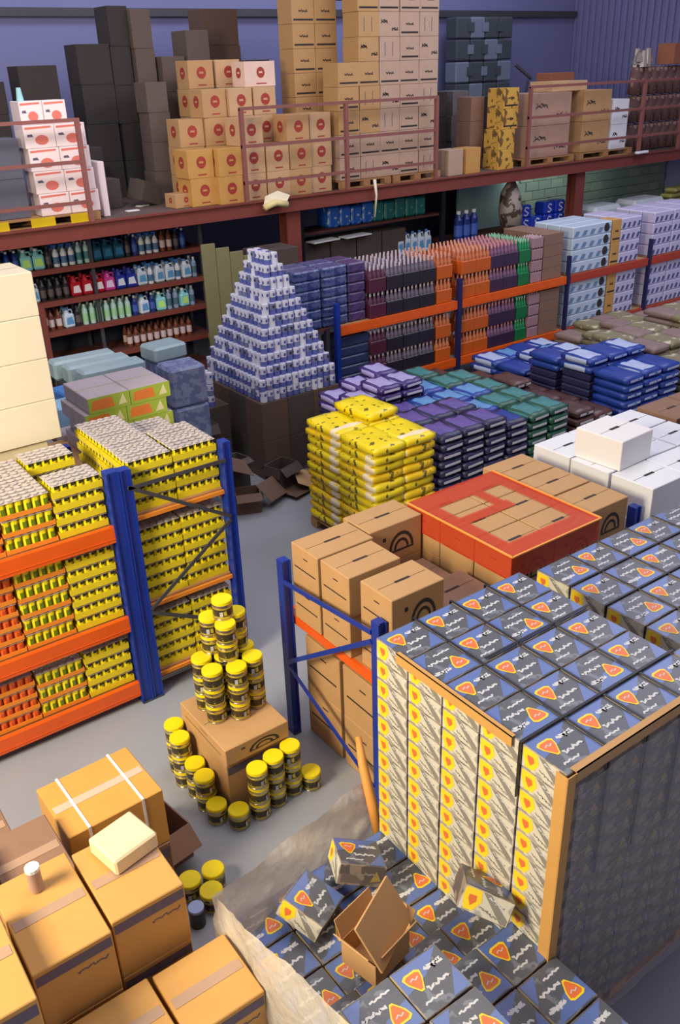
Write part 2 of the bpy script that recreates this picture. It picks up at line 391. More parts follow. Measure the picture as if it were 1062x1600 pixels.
# edge boards
eb = MB(); eb.box(2.405, 2.41, 1.776, 1.84, 0.2, AT, card3); eb.box(2.405, 2.46, 1.772, 1.777, 0.2, AT, card3)
setp(obj('corner_board', eb), 'amber cardboard corner board on the near upright corner of badge pallet', 'edge board')
eb = MB(); eb.box(2.46, 3.8, 1.77, 1.776, AT-0.05, AT+0.01, card); eb.box(2.46, 3.8, 1.77, 1.81, AT+0.006, AT+0.01, card)
setp(obj('corner_board', eb), 'tan cardboard edge board along the shaded front top edge', 'edge board')
eb = MB(); eb.box(2.404, 2.409, 2.1, 2.92, AT-0.05, AT+0.01, card3); eb.box(2.404, 2.43, 2.1, 2.92, AT+0.006, AT+0.010, card3)
setp(obj('corner_board', eb), 'amber edge board along the lit top edge of badge pallet', 'edge board')
def sheet(name, lab, cat, P, nu, nv, m, amp, sd=0, freq=7.0):
    """wrinkled sheet through the bilinear patch P = 4 corners"""
    a, b, c, d = [Vector(p) for p in P]; n = (b-a).cross(d-a).normalized(); vs = []
    for j in range(nv+1):
        for i in range(nu+1):
            s, t = i/nu, j/nv
            p = a*(1-s)*(1-t)+b*s*(1-t)+c*s*t+d*(1-s)*t
            h = math.sin(freq*s*3+sd+4*math.sin(t*5+sd))*0.5+math.sin(freq*t*5+3*s*freq+sd*2)*0.3+random.uniform(-.3, .3)
            vs.append(p+n*h*amp)
    mb = MB(); mb.add(vs, [(j*(nu+1)+i, j*(nu+1)+i+1, (j+1)*(nu+1)+i+1, (j+1)*(nu+1)+i) for j in range(nv) for i in range(nu)], m, True)
    o = obj(name, mb); setp(o, lab, cat); return o
sheet('stretch_film', 'clear wrinkled stretch film over shaded front of badge pallet', 'film', [(2.47, 1.755, 0.05), (3.8, 1.755, 0.05), (3.8, 1.755, AT-0.06), (2.47, 1.755, AT-0.06)], 24, 30, film, 0.008, 1)
# ---- the second pallet of the same cartons
pallet(4.03, 5.9, 1.8, 3.40, 0, 'wooden pallet under the second block of badge cartons')
NB = 12; bh = (1.74-0.135)/NB
bx = [4.04+0.15+0.31*i for i in range(6)]; by = [3.42-0.145-0.29*j for j in range(6)]
for k in range(NB):
    for i in range(6):
        for j in range(6):
            if k < NB-1 and i > 0: continue
            if by[j] < 1.9+0.1*0: continue
            if k < 7 and i == 0 and j > 3: pass
            lab = (f'badge carton of the second pallet, left side, {layer(k, NB)}, {o_(j)} from the rack' if i == 0 else
                   f'badge carton on top of the second pallet, {o_(i)} column in, {o_(j)} from the rack')
            put(BC[(i+j+k) % 2], 'badge_carton', lab, 'carton', (bx[i], by[j], 0.135+k*bh), random.uniform(-0.01, 0.01), 'badge cartons of the second pallet', (1.11, 1.08, bh/BH*0.985))
zt2 = 0.135+NB*bh+0.006
for q, x in enumerate((4.35, 4.66, 4.97, 5.28)): strap([(x, 3.42, zt2), (x, 1.85, zt2)], f'{o_(q)} lengthwise black strap from the left on the second pallet')
for q, y in enumerate((3.13, 2.84, 2.26)): strap([(4.03, y, zt2+0.004), (5.9, y, zt2+0.004)], f'{o_(q)} crosswise black strap from the rack on second pallet')

# ================================================================== RACKS
def frame_post(x, y, h, w=0.08, d=0.07):
    b = MB(); b.box(x-w/2, x+w/2, y-d/2, y+d/2, 0.008, h, blue_st)
    b.box(x-w/2-0.002, x-w/2+0.012, y-d/2-0.012, y-d/2, 0.008, h, blue_st); b.box(x+w/2-0.012, x+w/2+0.002, y-d/2-0.012, y-d/2, 0.008, h, blue_st)
    b.box(x-w/2, x+w/2, y-d/2-0.02, y+d/2+0.02, 0, 0.008, dark_st); return b
# rack A: left, beams along x at y 5.98
RA = put([], 'pallet_rack', 'blue and orange pallet rack holding yellow cans at the left', 'rack', (0, 0, 0))
obj('upright', frame_post(2.145, 5.98, 2.14, .10, .09), RA); obj('upright', frame_post(2.14, 7.0, 1.90), RA)
obj('upright', frame_post(-0.5, 5.98, 2.14), RA); obj('upright', frame_post(-0.5, 7.0, 2.14), RA)
def beam(x0, x1, y, z0, z1, m=orange_st, t=0.045, yy=None):
    b = MB(); b.box(x0, x1, y-t/2, y+t/2, z0, z1, m); b.box(x0, x1, y-t/2-0.004, y-t/2, z0+0.03, z0+0.035, m)
    b.box(x0, x1, y+t/2, y+t/2+0.02, z0, z0+0.6*(z1-z0), m)
    return b
def shelf_board(x0, x1, y0, y1, z, m=wood): b = MB(); b.box(x0, x1, y0, y1, z-0.018, z, m); return b
for z in (1.70, 0.87, 0.22):
    obj('beam', beam(-0.46, 2.10, 5.955, z-0.135, z), RA); obj('beam', beam(-0.46, 2.10, 7.0, z-0.135, z), RA)
    obj('shelf_board', shelf_board(-0.45, 2.09, 6.0, 6.96, z, wood), RA)
# rack C: beside it, end frame facing us
RC = put([], 'pallet_rack', 'braced blue rack end packed with yellow can trays', 'rack', (0, 0, 0))
for x, y in ((2.246, 5.98), (3.12, 5.98), (2.246, 7.3), (3.12, 7.3)): obj('upright', frame_post(x, y, 2.13 if y < 6 else 1.9, 0.085 if x < 3 else .07, .09), RC)
for p, q in (((2.25, 1.99), (3.1, 1.47)), ((3.1, 1.44), (2.29, 0.87)), ((2.29, 0.84), (3.1, 0.42)), ((2.28, 0.17), (3.1, 0.17)), ((2.25, 1.98), (3.1, 1.98))):
    b = MB(); b.bar((p[0], 5.925, p[1]), (q[0], 5.925, q[1]), 0.012, dark_st, 0.03); obj('brace', b, RC)
for z in (1.72, 0.91, 0.22):
    b = MB(); b.box(2.29, 3.08, 5.96, 5.985, z-0.05, z-0.018, otray); obj('cross_bar', b, RC)
    obj('shelf_board', shelf_board(2.29, 3.075, 5.99, 7.28, z), RC)
    b = MB(); b.box(3.09, 3.13, 6.02, 7.26, z-0.12, z-0.019, orange_st); obj('beam', b, RC)
# ---- can trays
def can_tray(kind, nx=6, ny=4, w=0.385, d=0.262, h=0.108):
    b, m, front = dict(lime=(ytray, yel, dkg), mango=(otray, yel, grn), salsa=(otray, org, rorg), blue=(ytray, yel, grn))[kind]
    t = MB(); t.box(-w/2, w/2, -d/2, d/2, 0, 0.004, b)
    hh = 0.052 if kind == 'lime' else 0.036
    for q in (-1, 1):
        t.box(-w/2, w/2, q*(d/2-0.002)-0.002, q*(d/2-0.002)+0.002, 0.004, hh, b); t.box(q*(w/2-0.002)-0.002, q*(w/2-0.002)+0.002, -d/2+0.004, d/2-0.004, 0.004, hh, b)
    c = MB(); r = min((w-0.012)/nx, (d-0.012)/ny)/2*0.97; n = 8
    for i in range(nx):
        for j in range(ny):
            x = -w/2+0.006+(i+0.5)*(w-0.012)/nx; y = -d/2+0.006+(j+0.5)*(d-0.012)/ny
            vis = j == 0 or i == 0 or i == nx-1 or j == ny-1
            if vis:
                for z0, z1, rr, mm in ((0.004, h*0.62, r, m), (h*0.62, h*0.86, r, front if kind == 'lime' else m), (h*0.86, h-0.003, r*0.96, can_top)):
                    vsx = [(x+rr*math.cos(2*PI*(k+.5)/n), y+rr*math.sin(2*PI*(k+.5)/n), z) for z in (z0, z1) for k in range(n)]
                    for k in range(n):
                        mk = mm
                        if kind != 'lime' and z0 < 0.01 and k in (5, 6) : mk = front
                        if kind == 'lime' and 0.01 < z0 < h*0.8 and k in (4,): mk = m
                        c.add([vsx[k], vsx[(k+1) % n], vsx[n+(k+1) % n], vsx[n+k]], [(0, 1, 2, 3)], mk)
            c.add([(x+r*0.96*math.cos(2*PI*(k+.5)/n), y+r*0.96*math.sin(2*PI*(k+.5)/n), h-0.003) for k in range(n)], [tuple(range(n))], can_top)
            c.add([(x+r*0.8*math.cos(2*PI*(k+.5)/n), y+r*0.8*math.sin(2*PI*(k+.5)/n), h-0.005+0.003) for k in range(n)], [tuple(range(n))], mat('can_lid_inner', (206, 196, 192), 0.4, metal=0.2))
    t.box(-w/2+.004, w/2-.004, -d/2+.004, d/2-.004, h*.90, h*.905, mat('pale_gap_fill', (196, 188, 184), .4))  # pale plane added to cover the dark gaps between cans
    return [('tray', t.mesh('tray')), ('cans', c.mesh('cans'), 'stuff')]
TR = {k: can_tray(k, h=.136 if k == 'mango' else .108) for k in ('lime', 'mango', 'salsa')}
CN = {'lime': 'dark-lidded yellow tray', 'mango': 'green-yellow can tray', 'salsa': 'orange can tray'}
LV = {'t': 'upper shelf', 'm': 'middle shelf', 'b': 'lower shelf'}
for (lv, z, n) in (('t', 1.702, 4), ('m', 0.872, 6), ('b', 0.222, 4)):
    for ci, (x, kind) in enumerate(((1.885, 'lime'), (1.49, 'mango'), (1.095, 'salsa'), (0.70, 'salsa'))):
        for jr, y in enumerate((6.125, 6.395, 6.665)):
            nn = n
            if lv != 't' and jr > 0: continue
            if ci == 0 and lv == 't' and jr == 2: nn = 4
            if ci == 0 and lv == 't' and jr == 1: nn = 2
            kd = kind; st_ = .1375 if kd == 'mango' else .1095
            if kd == 'mango': nn = {4: 3, 6: 5}[nn] if lv != 'b' else 3
            for k in range(nn):
                put(TR[kd], 'can_tray', f'{CN[kd]}, left rack {LV[lv]}, {o_(ci)} stack from post, {["front", "second", "back"][jr]}, {o_(nn-1-k)} from top' if True else '', 'can tray',
                    (x+random.uniform(-.004, .004), y, z+k*st_), random.uniform(-.01, .01), f'can trays on the left rack {LV[lv]}')
LR = {'t': 'top', 'm': 'middle', 'b': 'bottom'}
for (lv, z, n, rows) in (('t', 1.722, 4, 4), ('m', 0.912, 6, 1), ('b', 0.222, 5, 1)):
    for ci, x in enumerate((2.485, 2.88)):
        for jr in range(rows):
            nn = n-(1 if (jr > 1 and ci == 1) else 0)
            for k in range(nn):
                if jr and k < nn-2 and ci == 1: continue
                put(TR['lime'], 'can_tray', f'yellow can tray, braced rack {LR[lv]} level, {["left", "right"][ci]} stack, {o_(jr)} row, {o_(nn-1-k)} down', 'can tray',
                    (x+random.uniform(-.004, .004), 6.14+jr*0.268, z+k*0.1095), random.uniform(-.01, .01), f'can trays on the braced rack {LR[lv]} level')
# rack D: cartons, frame at x ~2.95
RD = put([], 'pallet_rack', 'low blue rack frame beside the tin pyramid, carrying tan cartons', 'rack', (0, 0, 0))
for x, y in ((2.92, 4.84), (2.96, 3.77), (5.60, 4.95), (5.57, 3.77), (8.1, 3.77), (8.1, 4.95)):
    obj('upright', frame_post(x, y, 1.60, 0.07, 0.07), RD)
for p, q in (((4.80, 1.44), (3.80, 1.51)), ((4.80, 0.72), (3.80, 1.44)), ((4.80, 0.68), (3.80, 0.18))):
    b = MB(); b.bar((2.885, p[0], p[1]), (2.905 if q[0] > 3.9 else 2.92, q[0], q[1]), 0.012, blue_st, 0.035); obj('brace', b, RD)
for x0, x1 in ((3.0, 5.53), (5.64, 8.06)):
    for y in (3.77, 4.93): obj('beam', beam(x0, x1, y, 0.97, 1.085), RD)
    obj('shelf_board', shelf_board(x0, x1, 3.84, 4.88, 1.10), RD)
b = MB(); b.box(2.97, 3.0, 3.82, 4.86, 1.03, 1.10, orange_st); obj('beam', b, RD)
def stackc(x, y, z, n, w, d, h, mm, mk, lab, group, jit=0.012, start=0, slot=True):
    for k in range(n):
        top = 'top box' if k == n-1 else ('bottom box' if k == 0 else o_(n-1-k)+' box down')
        L = lab+', '+top if n > 1 else lab
        put(carton(w, d, h, mm, mk, slot=slot), 'carton', L, 'carton', (x+random.uniform(-.4, .4)*jit, y+random.uniform(-.4, .4)*jit, z+k*(h+0.0015)), random.uniform(-jit, jit), group)
G = 'tan cartons on the low blue rack'
stackc(3.225, 4.635, 1.102, 2, 0.50, 0.33, 0.32, card, 'a', 'tan carton at the far post of the low blue rack', G, 0.004)
stackc(3.74, 4.70, 1.102, 2, 0.50, 0.33, 0.32, card, 'a', 'tan carton between far post and red-wrapped block', G, 0.004)
stackc(3.20, 4.27, 1.102, 2, 0.45, 0.33, 0.325, card, 'a', 'middle tan carton stack facing the frame', G, 0.004)
stackc(3.235, 3.86, 1.102, 2, 0.45, 0.33, 0.33, card, 'a', 'tan carton stack nearest the short post', G, 0.004)
stackc(3.70, 4.28, 1.102, 1, 0.46, 0.33, 0.32, cardm, 'a', 'single lower carton in the gap before red wrap', G, 0.004)
stackc(3.70, 3.87, 1.102, 1, 0.46, 0.33, 0.40, cardm, 'a', 'single carton in the gap nearest the badge pallet', G, 0.004)
for i, x in enumerate((4.235, 4.69)):
    for j, y in enumerate((4.53, 4.165, 3.80)):
        stackc(x, y, 1.102, 2, 0.445, 0.355, 0.325, card, 'a', f'carton under red film, {["left", "right"][i]} column, {["far", "middle", "near"][j]} row', 'cartons under the red film', 0.003)
for i, x in enumerate((5.17,)):
    for j, y in enumerate((4.66, 4.28, 3.90)):
        stackc(x, y, 1.102, 2, 0.47, 0.36, 0.325, card, 'a', f'tan carton right of the red film, {["far", "middle", "near"][j]} row', 'tan cartons right of the red film', 0.004)
# red film over the block: one sheet with a border, sides and a cross band
rf = MB(); x0, x1, y0, y1, z0, z1 = 4.005, 4.925, 3.612, 4.718, 1.57, 1.764
rf.box(x0-.004, x0, y0, y1, z0, z1, redfilm); rf.box(x0, x1, y0-.004, y0, z0, z1, redfilm); rf.box(x1, x1+.004, y0, y1, z0, z1, redfilm); rf.box(x0, x1, y1, y1+.004, z0, z1, redfilm)
for a in ((x0, x1, y0, y0+.16), (x0, x1, y1-.22, y1), (x0, x0+.13, y0+.16, y1-.22), (x1-.13, x1, y0+.16, y1-.22), (x0+.13, x1-.30, 4.16, 4.27), (4.50, 4.60, 4.27, y1-.22)):
    rf.box(*a, z1-0.003, z1, redfilm)
setp(obj('red_film', rf), 'orange-red film band wrapped around a block of tan cartons', 'film')
bb = MB()
for (p, q) in (((4.0, 3.6, z1+.002), (4.93, 3.6, z1+.002)), ((4.0, 3.6, z1+.002), (4.0, 4.72, z1+.002)), ((4.93, 3.6, z1+.002), (4.93, 4.72, z1+.002))): bb.bar(p, q, 0.014, mat('amber_strap', (236, 160, 70), 0.5), 0.01)
setp(obj('amber_strap', bb), 'amber strap along the edges of the red film block', 'strap')
# below the shelf
G = 'big cartons under the low rack shelf'
for j, y in enumerate((4.55, 4.07)):
    for i, x in enumerate((3.33, 3.98)):
        stackc(x, y, 0.002, 2, 0.60, 0.44, 0.46, cardm if i else card, 'a', f'big carton under the shelf, {["far", "near"][j]} {["front", "rear"][i]} stack', G, 0.004)
# white foam cartons in the next bay
G = 'white cartons in the bay beyond the blue post'
n = 0
for i, x in enumerate((5.87, 6.33, 6.79)):
    for j, y in enumerate((4.72, 4.30, 3.88)):
        for k in range(2):
            put(carton(0.445, 0.40, 0.322, whitef, ''), 'white_carton', f'white carton, {o_(i)} column from blue post, {["far", "middle", "near"][j]} row, {["lower", "upper"][k]}', 'carton',
                (x+random.uniform(-.008, .008), y, 1.102+k*0.325), random.uniform(-.02, .02), G)
put(carton(0.43, 0.46, 0.26, white, ''), 'white_carton', 'single white carton raised on top of the white carton layer', 'carton', (5.93, 4.30, 1.752), 0.05)
G = 'mauve brown cartons beyond the white ones'
for i, x in enumerate((7.3, 7.78)):
    for j, y in enumerate((4.68, 4.20)):
        stackc(x, y, 1.102, 2, 0.46, 0.44, 0.33, cardm, '', f'mauve brown carton beyond the white ones, {["near", "far"][i]} column, {["back", "front"][j]} row', G, 0.01)
# ================================================================== TIN PYRAMID
def tin_proto():
    r, h = 0.074, 0.146
    b = MB(); b.cyl(0, 0, 0, h*0.78, r*0.97, tin, 20, smooth=True); b.cyl(0, 0, h*0.78, h*0.86, r*0.97, tin, 20, r1=r*0.93, smooth=True)
    b.cyl(0, 0, 0, 0.008, r, tin, 20, smooth=True)
    l = MB(); l.cyl(0, 0, 0.018, h*0.66, r*0.985, tin_dark, 20, smooth=True)
    for z in (0.02, h*0.60): l.cyl(0, 0, z, z+0.010, r*0.995, tin_gold, 20, smooth=True)
    fr = (Vector((-0.03, -r*1.002, 0.035)), Vector((0.05, 0, 0)), Vector((0, 0, 0.04)))
    l.patch(fr, [(0, 0), (0.45, 0), (0.45, 1), (0, 1)], script_w, 0.001); l.patch(fr, [(0.6, 0.2), (1, 0.2), (1, 1), (0.6, 1)], tin_gold, 0.001)
    t = MB(); t.cyl(0, 0, h*0.84, h-0.004, r, lid_y, 24, smooth=True); t.cyl(0, 0, h-0.004, h, r*0.97, lid_y, 24, r1=r*0.95); t.cyl(0, 0, h*0.84, h*0.87, r*1.02, lid_y, 24)
    return [('body', b.mesh('body')), ('label', l.mesh('label')), ('lid', t.mesh('lid'))]
TIN = tin_proto(); PH = 0.1465
G = 'yellow-lidded tins of the pyramid'
stackc(2.31, 4.70, 0.002, 1, 0.50, 0.66, 0.45, card, 'l', 'lower carton under the tin pyramid', None, 0)
stackc(2.315, 4.69, 0.455, 1, 0.52, 0.68, 0.145, card, 'a', 'shallow carton directly under the tin pyramid', None, 0)
def tins(x, y, z0, n, lab, group=G):
    for k in range(n):
        top = 'top of its column' if k == n-1 else ('bottom of its column' if k == 0 else 'middle of its column')
        put(TIN, 'tin', lab if n == 1 else lab+', '+top, 'tin', (x, y, z0+k*PH), random.uniform(-0.5, 0.9), group)
zc = 0.602
t1 = [(2.20, 4.87, 'left'), (2.19, 4.695, 'near left'), (2.345, 4.62, 'near middle'), (2.50, 4.66, 'near right'), (2.34, 4.97, 'far left'), (2.50, 4.95, 'far right'), (2.52, 4.81, 'right'), (2.35, 4.80, 'hidden centre')]
for x, y, s in t1: tins(x, y, zc, 3, f'yellow-lidded tin on the carton, {s} column')
z2 = zc+3*PH
for x, y, s in ((2.31, 4.90, 'left'), (2.355, 4.745, 'front'), (2.49, 4.84, 'right')): tins(x, y, z2, 2, f'yellow-lidded tin, {s} column of the upper three')
tins(2.39, 4.83, z2+2*PH, 1, 'single yellow-lidded tin crowning the whole pyramid')
G2 = 'yellow-lidded tins around the carton'
for i, (x, y, n) in enumerate(((2.23, 4.24, 3), (2.385, 4.27, 3), (2.54, 4.29, 3), (2.68, 4.25, 1))):
    tins(x, y, 0.002, n, f'floor tin, {["first", "second", "third", "single fourth"][i]} column right of the carton front', G2)
for i, (x, y, n) in enumerate(((1.985, 5.03, 3), (1.95, 4.87, 3), (1.975, 4.71, 2), (1.965, 4.55, 2), (1.96, 4.39, 1), (2.06, 4.25, 1))):
    tins(x, y, 0.002, n, f'floor tin left of the pyramid carton, {o_(i)} column from far end', G2)
for i, (x, y) in enumerate(((1.50, 3.92), (1.57, 3.76), (1.66, 3.90))):
    tins(x, y, 0.002, 1, f'stray yellow-lidded tin near the torn film, {o_(i)} from the left', G2)
b = MB(); b.cyl(0, 0, 0, 0.13, 0.05, dkg, 16, smooth=True); b.cyl(0, 0, 0.13, 0.15, 0.05, mat('pale_blue_lid', (160, 176, 226), 0.4), 16)
put(b.mesh('jar'), 'jar', 'small dark jar with pale blue lid beside the stray tins', 'jar', (1.43, 3.70, 0.002))
# ================================================================== LOWER LEFT CARTONS
amb = card3
G = 'amber cartons at the near left corner'
from collections import defaultdict
HIDS = defaultdict(MB)
xs = [-0.02, 0.425, 0.785]
def nearc(x, y, n, w, d, h, mm, nm): stackc(x, y, 0.002, n, w, d, h, mm, 'lt', nm, G, 0.01, slot=True)
nearc(0.10, 3.05, 3, 0.43, 0.60, 0.45, amb, 'amber band-printed carton, front left stack')
nearc(0.53, 3.28, 3, 0.38, 0.60, 0.40, amb, 'amber band-printed carton, front middle stack')
nearc(0.93, 3.28, 3, 0.38, 0.52, 0.40, amb, 'amber band-printed carton, front right stack')
nearc(0.62, 2.73, 2, 0.42, 0.40, 0.42, amb, 'amber carton before the front middle stack')
nearc(1.05, 2.72, 2, 0.40, 0.40, 0.42, amb, 'amber carton before the front right stack')
nearc(0.18, 3.72, 3, 0.40, 0.60, 0.37, cardm, 'mauve carton behind the front left stack')
nearc(0.60, 3.88, 3, 0.36, 0.52, 0.33, cardm, 'mauve carton left of the strapped carton')
nearc(0.36, 4.42, 2, 0.50, 0.42, 0.40, cardm, 'mauve carton at the floor edge by orange rack')
# big strapped carton
stackc(1.13, 4.22, 0.002, 1, 0.60, 0.50, 0.48, cardm, 'l', 'carton supporting the big strapped amber carton', None, 0)
sc = carton(0.60, 0.50, 0.42, mat('strong_amber_cardboard', (206, 152, 74), 0.5), 't', slot=False, tapem=mat('shiny_tape', (206, 176, 156), 0.2))
st = MB()
for x in (-0.17, 0.17):
    st.box(x-.008, x+.008, -.254, .254, .421, .4245, white); st.box(x-.008, x+.008, -.2545, -.2515, 0.0, .4245, white)
put(sc+[('strap', st.mesh('strap'), None, 'white packing strap')], 'carton', 'big amber carton with two white straps and shiny tape', 'carton', (1.13, 4.22, 0.485), 0.03)
stackc(0.98, 3.72, 0.002, 2, 0.36, 0.34, 0.36, amb, 't', 'amber carton below the strapped one, near side', None, 0)
def flapbox(x, y, z, w, d, h, mm, lab, rz=0, open_=0.9):
    b = MB(); t = 0.006
    b.box(-w/2, w/2, -d/2, -d/2+t, 0, h, mm); b.box(-w/2, w/2, d/2-t, d/2, 0, h, mm); b.box(-w/2, -w/2+t, -d/2+t, d/2-t, 0, h, mm); b.box(w/2-t, w/2, -d/2+t, d/2-t, 0, h, mm); b.box(-w/2+t, w/2-t, -d/2+t, d/2-t, 0, t, mm)
    parts = [('body', b.mesh('body'))]
    for s in (-1, 1):
        f = MB(); L = d*0.5; f.bar((0, s*d/2, h), (0, s*(d/2+L*math.sin(open_)), h+L*math.cos(open_)), w, mm, t); parts.append(('flap', f.mesh('flap')))
        f = MB(); L = w*0.4; f.bar((s*w/2, 0, h), (s*(w/2+L*math.sin(open_*1.3)), 0, h+L*math.cos(open_*1.3)), d, mm, t); parts.append(('flap', f.mesh('flap')))
    return put(parts, 'open_carton', lab, 'carton', (x, y, z), rz)
flapbox(1.52, 4.35, 0.002, 0.24, 0.34, 0.30, cardm, 'open brown carton between strapped carton and tins', 0.15, 2.3)
flapbox(1.66, 3.55, 0.002, 0.30, 0.3, 0.22, cardm, 'open brown carton beside the stray tins', 0.3, 2.5) if False else None
pb = MB(); pb.rbox(-.13, .13, -.12, .12, 0, 0.10, mat('cream_packet', (224, 208, 170), .5), 0.01)
put(pb.mesh('packet'), 'packet', 'cream packet lying on the amber front right carton', 'packet', (0.98, 3.40, 1.208), 0.2)
b = MB(); b.cyl(0, 0, 0, .13, .035, mat('mauve_bottle', (170, 140, 130), .3), 12, smooth=True); b.cyl(0, 0, .13, .15, .036, white, 12)
put(b.mesh('bottle'), 'bottle', 'short white-capped bottle standing on front middle carton', 'bottle', (0.53, 3.44, 1.208))
# ================================================================== TORN HALF PALLET
pallet(1.35, 2.34, 1.25, 3.05, 0, 'wooden pallet under the torn half-used carton load')
G = 'badge cartons of the torn half-used load'
def loose(x, y, z, rx, ry, rz, lab): put(BC[random.randint(0, 1)], 'badge_carton', lab, 'carton', (x, y, z), 0, G, None, (rx, ry, rz))
NT = {}
for i in range(4):
    for j in range(7):
        x = 1.49+i*0.277; y = 2.98-j*0.268
        if x > 2.36: continue
        n = (4 if j < 3 else 5) if j < 4 else (8 if i < 2 else 6)
        for k in range(n):
            if k < n-2 and not (j == 6 or i == 0): continue
            put(BC[(i+j+k) % 2], 'badge_carton', f'torn load carton, {o_(i)} column from left, {o_(j)} row from far end, {o_(n-1-k)} down', 'carton', (x, y, 0.135+k*(BH+.002)), random.uniform(-.02, .02), G)
# the inner supports the photo cannot show are not needed: columns keep their own lower boxes only where seen
loose(1.72, 2.86, 0.70, 0.35, 0.2, 0.5, 'tilted badge carton tossed at far left of torn load')
loose(2.08, 2.90, 0.72, -0.25, 0.3, -0.5, 'tilted badge carton tossed below the cardboard tongue')
loose(1.90, 2.50, 0.62, 0.3, -0.35, 1.1, 'tilted badge carton in the hollow of torn load')
loose(2.27, 2.12, 1.05, 0.4, 0.5, 0.9, 'badge carton leaning on the strapped pallet in torn load')
flapbox(1.80, 2.35, 0.82, 0.26, 0.22, 0.16, card, 'open tan carton tossed upright on the torn load', 0.2, 0.4)
lp = MB(); lp.box(-.17, .17, -.006, .006, 0, .26, card); o = put(lp.mesh('panel'), 'cardboard_sheet', 'tan cardboard sheet standing in the torn load', 'cardboard', (1.83, 2.22, 1.02), 0, None, None, (-0.55, 0, 0.45))
tg = MB(); tg.tube([(2.44, 3.13, 0.55), (2.46, 3.22, .75), (2.50, 3.36, .95), (2.56, 3.48, 1.05)], [.03, .035, .03, .02], mat('amber_tongue', (216, 148, 70), .6))
setp(obj('cardboard_tube', tg), 'amber rolled cardboard sticking up out of the torn film', 'cardboard')
sheet('torn_film', 'cloudy torn stretch film slumping over the half-used load', 'film', [(1.15, 2.75, 0.20), (2.46, 3.20, 0.50), (2.50, 3.32, 0.86), (1.28, 3.05, 0.96)], 44, 12, film2, 0.022, 2, 5)
sheet('torn_film', 'cloudy film hanging down the left side of half-used load', 'film', [(1.26, 1.3, 0.2), (1.20, 2.95, 0.2), (1.28, 3.05, 0.96), (1.30, 1.4, 1.5)], 34, 12, film2, 0.02, 4, 5)
# ================================================================== BAGS
def bag(w, d, h, m, band=None, bandm=None, endm=None, nx=8, ny=6, seed=0, sm=True):
    rnd = random.Random(seed); mb = MB(); top = []; bot = []
    ph = rnd.random()*6
    for j in range(ny+1):
        for i in range(nx+1):
            u = -1+2*i/nx; v = -1+2*j/ny
            f = 0.62+0.38*(max(0, 1-abs(u)**4)**0.5)*(max(0, 1-abs(v)**4)**0.5)
            x = u*w/2*(1-0.04*v*v)+rnd.uniform(-.004, .004); y = v*d/2*(1-0.04*u*u)+rnd.uniform(-.004, .004)
            e = h*0.455*f; x *= 1-.02*(abs(v) > .99); y *= 1-.02*(abs(u) > .99)
            wob = 0.010*math.sin(u*5+ph)*math.cos(v*4+ph)*f
            top.append((x, y, h*0.46+e+wob)); bot.append((x, y, h*0.46-e))
    for jj, L in ((0, top), (1, bot)):
        for j in range(ny):
            for i in range(nx):
                q = (j*(nx+1)+i, j*(nx+1)+i+1, (j+1)*(nx+1)+i+1, (j+1)*(nx+1)+i)
                if jj: q = q[::-1]
                mm = m
                uc = (i+.5)/nx; vc = (j+.5)/ny
                if band and band[0] < uc < band[1] and band[2] < vc < band[3]: mm = bandm
                mb.add([L[a] for a in q], [(0, 1, 2, 3)], mm, sm)
    nn_ = nx+1; rim = [i for i in range(nx+1)]+[(j*nn_+nx) for j in range(1, ny+1)]+[ny*nn_+i for i in range(nx-1, -1, -1)]+[j*nn_ for j in range(ny-1, 0, -1)]
    for a, b_ in zip(rim, rim[1:]+rim[:1]):
        ma = (top[a][0]*1.012, top[a][1]*1.012, h*.46); mb2 = (top[b_][0]*1.012, top[b_][1]*1.012, h*.46)
        vm = (top[a][1]+top[b_][1])/2/d+.5; mm = bandm if (band and band[2] < vm < band[3]) else m
        mb.add([bot[a], bot[b_], mb2, ma], [(0, 1, 2, 3)], mm, sm); mb.add([ma, mb2, top[b_], top[a]], [(0, 1, 2, 3)], mm, sm)
    me = mb.mesh('bag')
    import bmesh
    bm = bmesh.new(); bm.from_mesh(me); bmesh.ops.remove_doubles(bm, verts=bm.verts, dist=1e-4); bm.to_mesh(me); bm.free()
    return me
ybag = mat('yellow_bag', (240, 216, 20), .35, noise=.12, spots=(104, 96, 30, 0.60), spotscale=13)
ybag2 = mat('amber_bag', (240, 202, 20), .35, noise=.12, spots=(120, 100, 30, 0.61), spotscale=12)
yw = mat('bag_white_band', (240, 226, 190), .4)
pur = mat('purple_bag', (98, 84, 158), .3, noise=.2, scale=9); purd = mat('deep_purple_bag', (62, 44, 112), .3, noise=.2)
pal = mat('lilac_print', (168, 160, 212), .35, noise=.15, scale=10)
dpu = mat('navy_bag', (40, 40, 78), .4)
lbl = mat('bag_edge_label', (196, 196, 206), .5)
tealb = mat('teal_bag', (64, 132, 136), .3, noise=.25, scale=9); greenb = mat('green_bag', (34, 82, 70), .35, noise=.25)
sky = mat('sky_blue_bag', (96, 152, 206), .3, noise=.2, scale=9); blueb = mat('royal_blue_bag', (34, 62, 150), .35, noise=.2)
brownb = mat('brown_bag', (84, 54, 50), .35, noise=.3); olive = mat('olive_bag', (126, 120, 92), .6, noise=.35, spots=(190, 184, 160, .6), spotscale=9)
taup = mat('taupe_bag', (132, 112, 108), .6, noise=.25); wbag = mat('white_blue_bag', (176, 192, 226), .35, noise=.12)
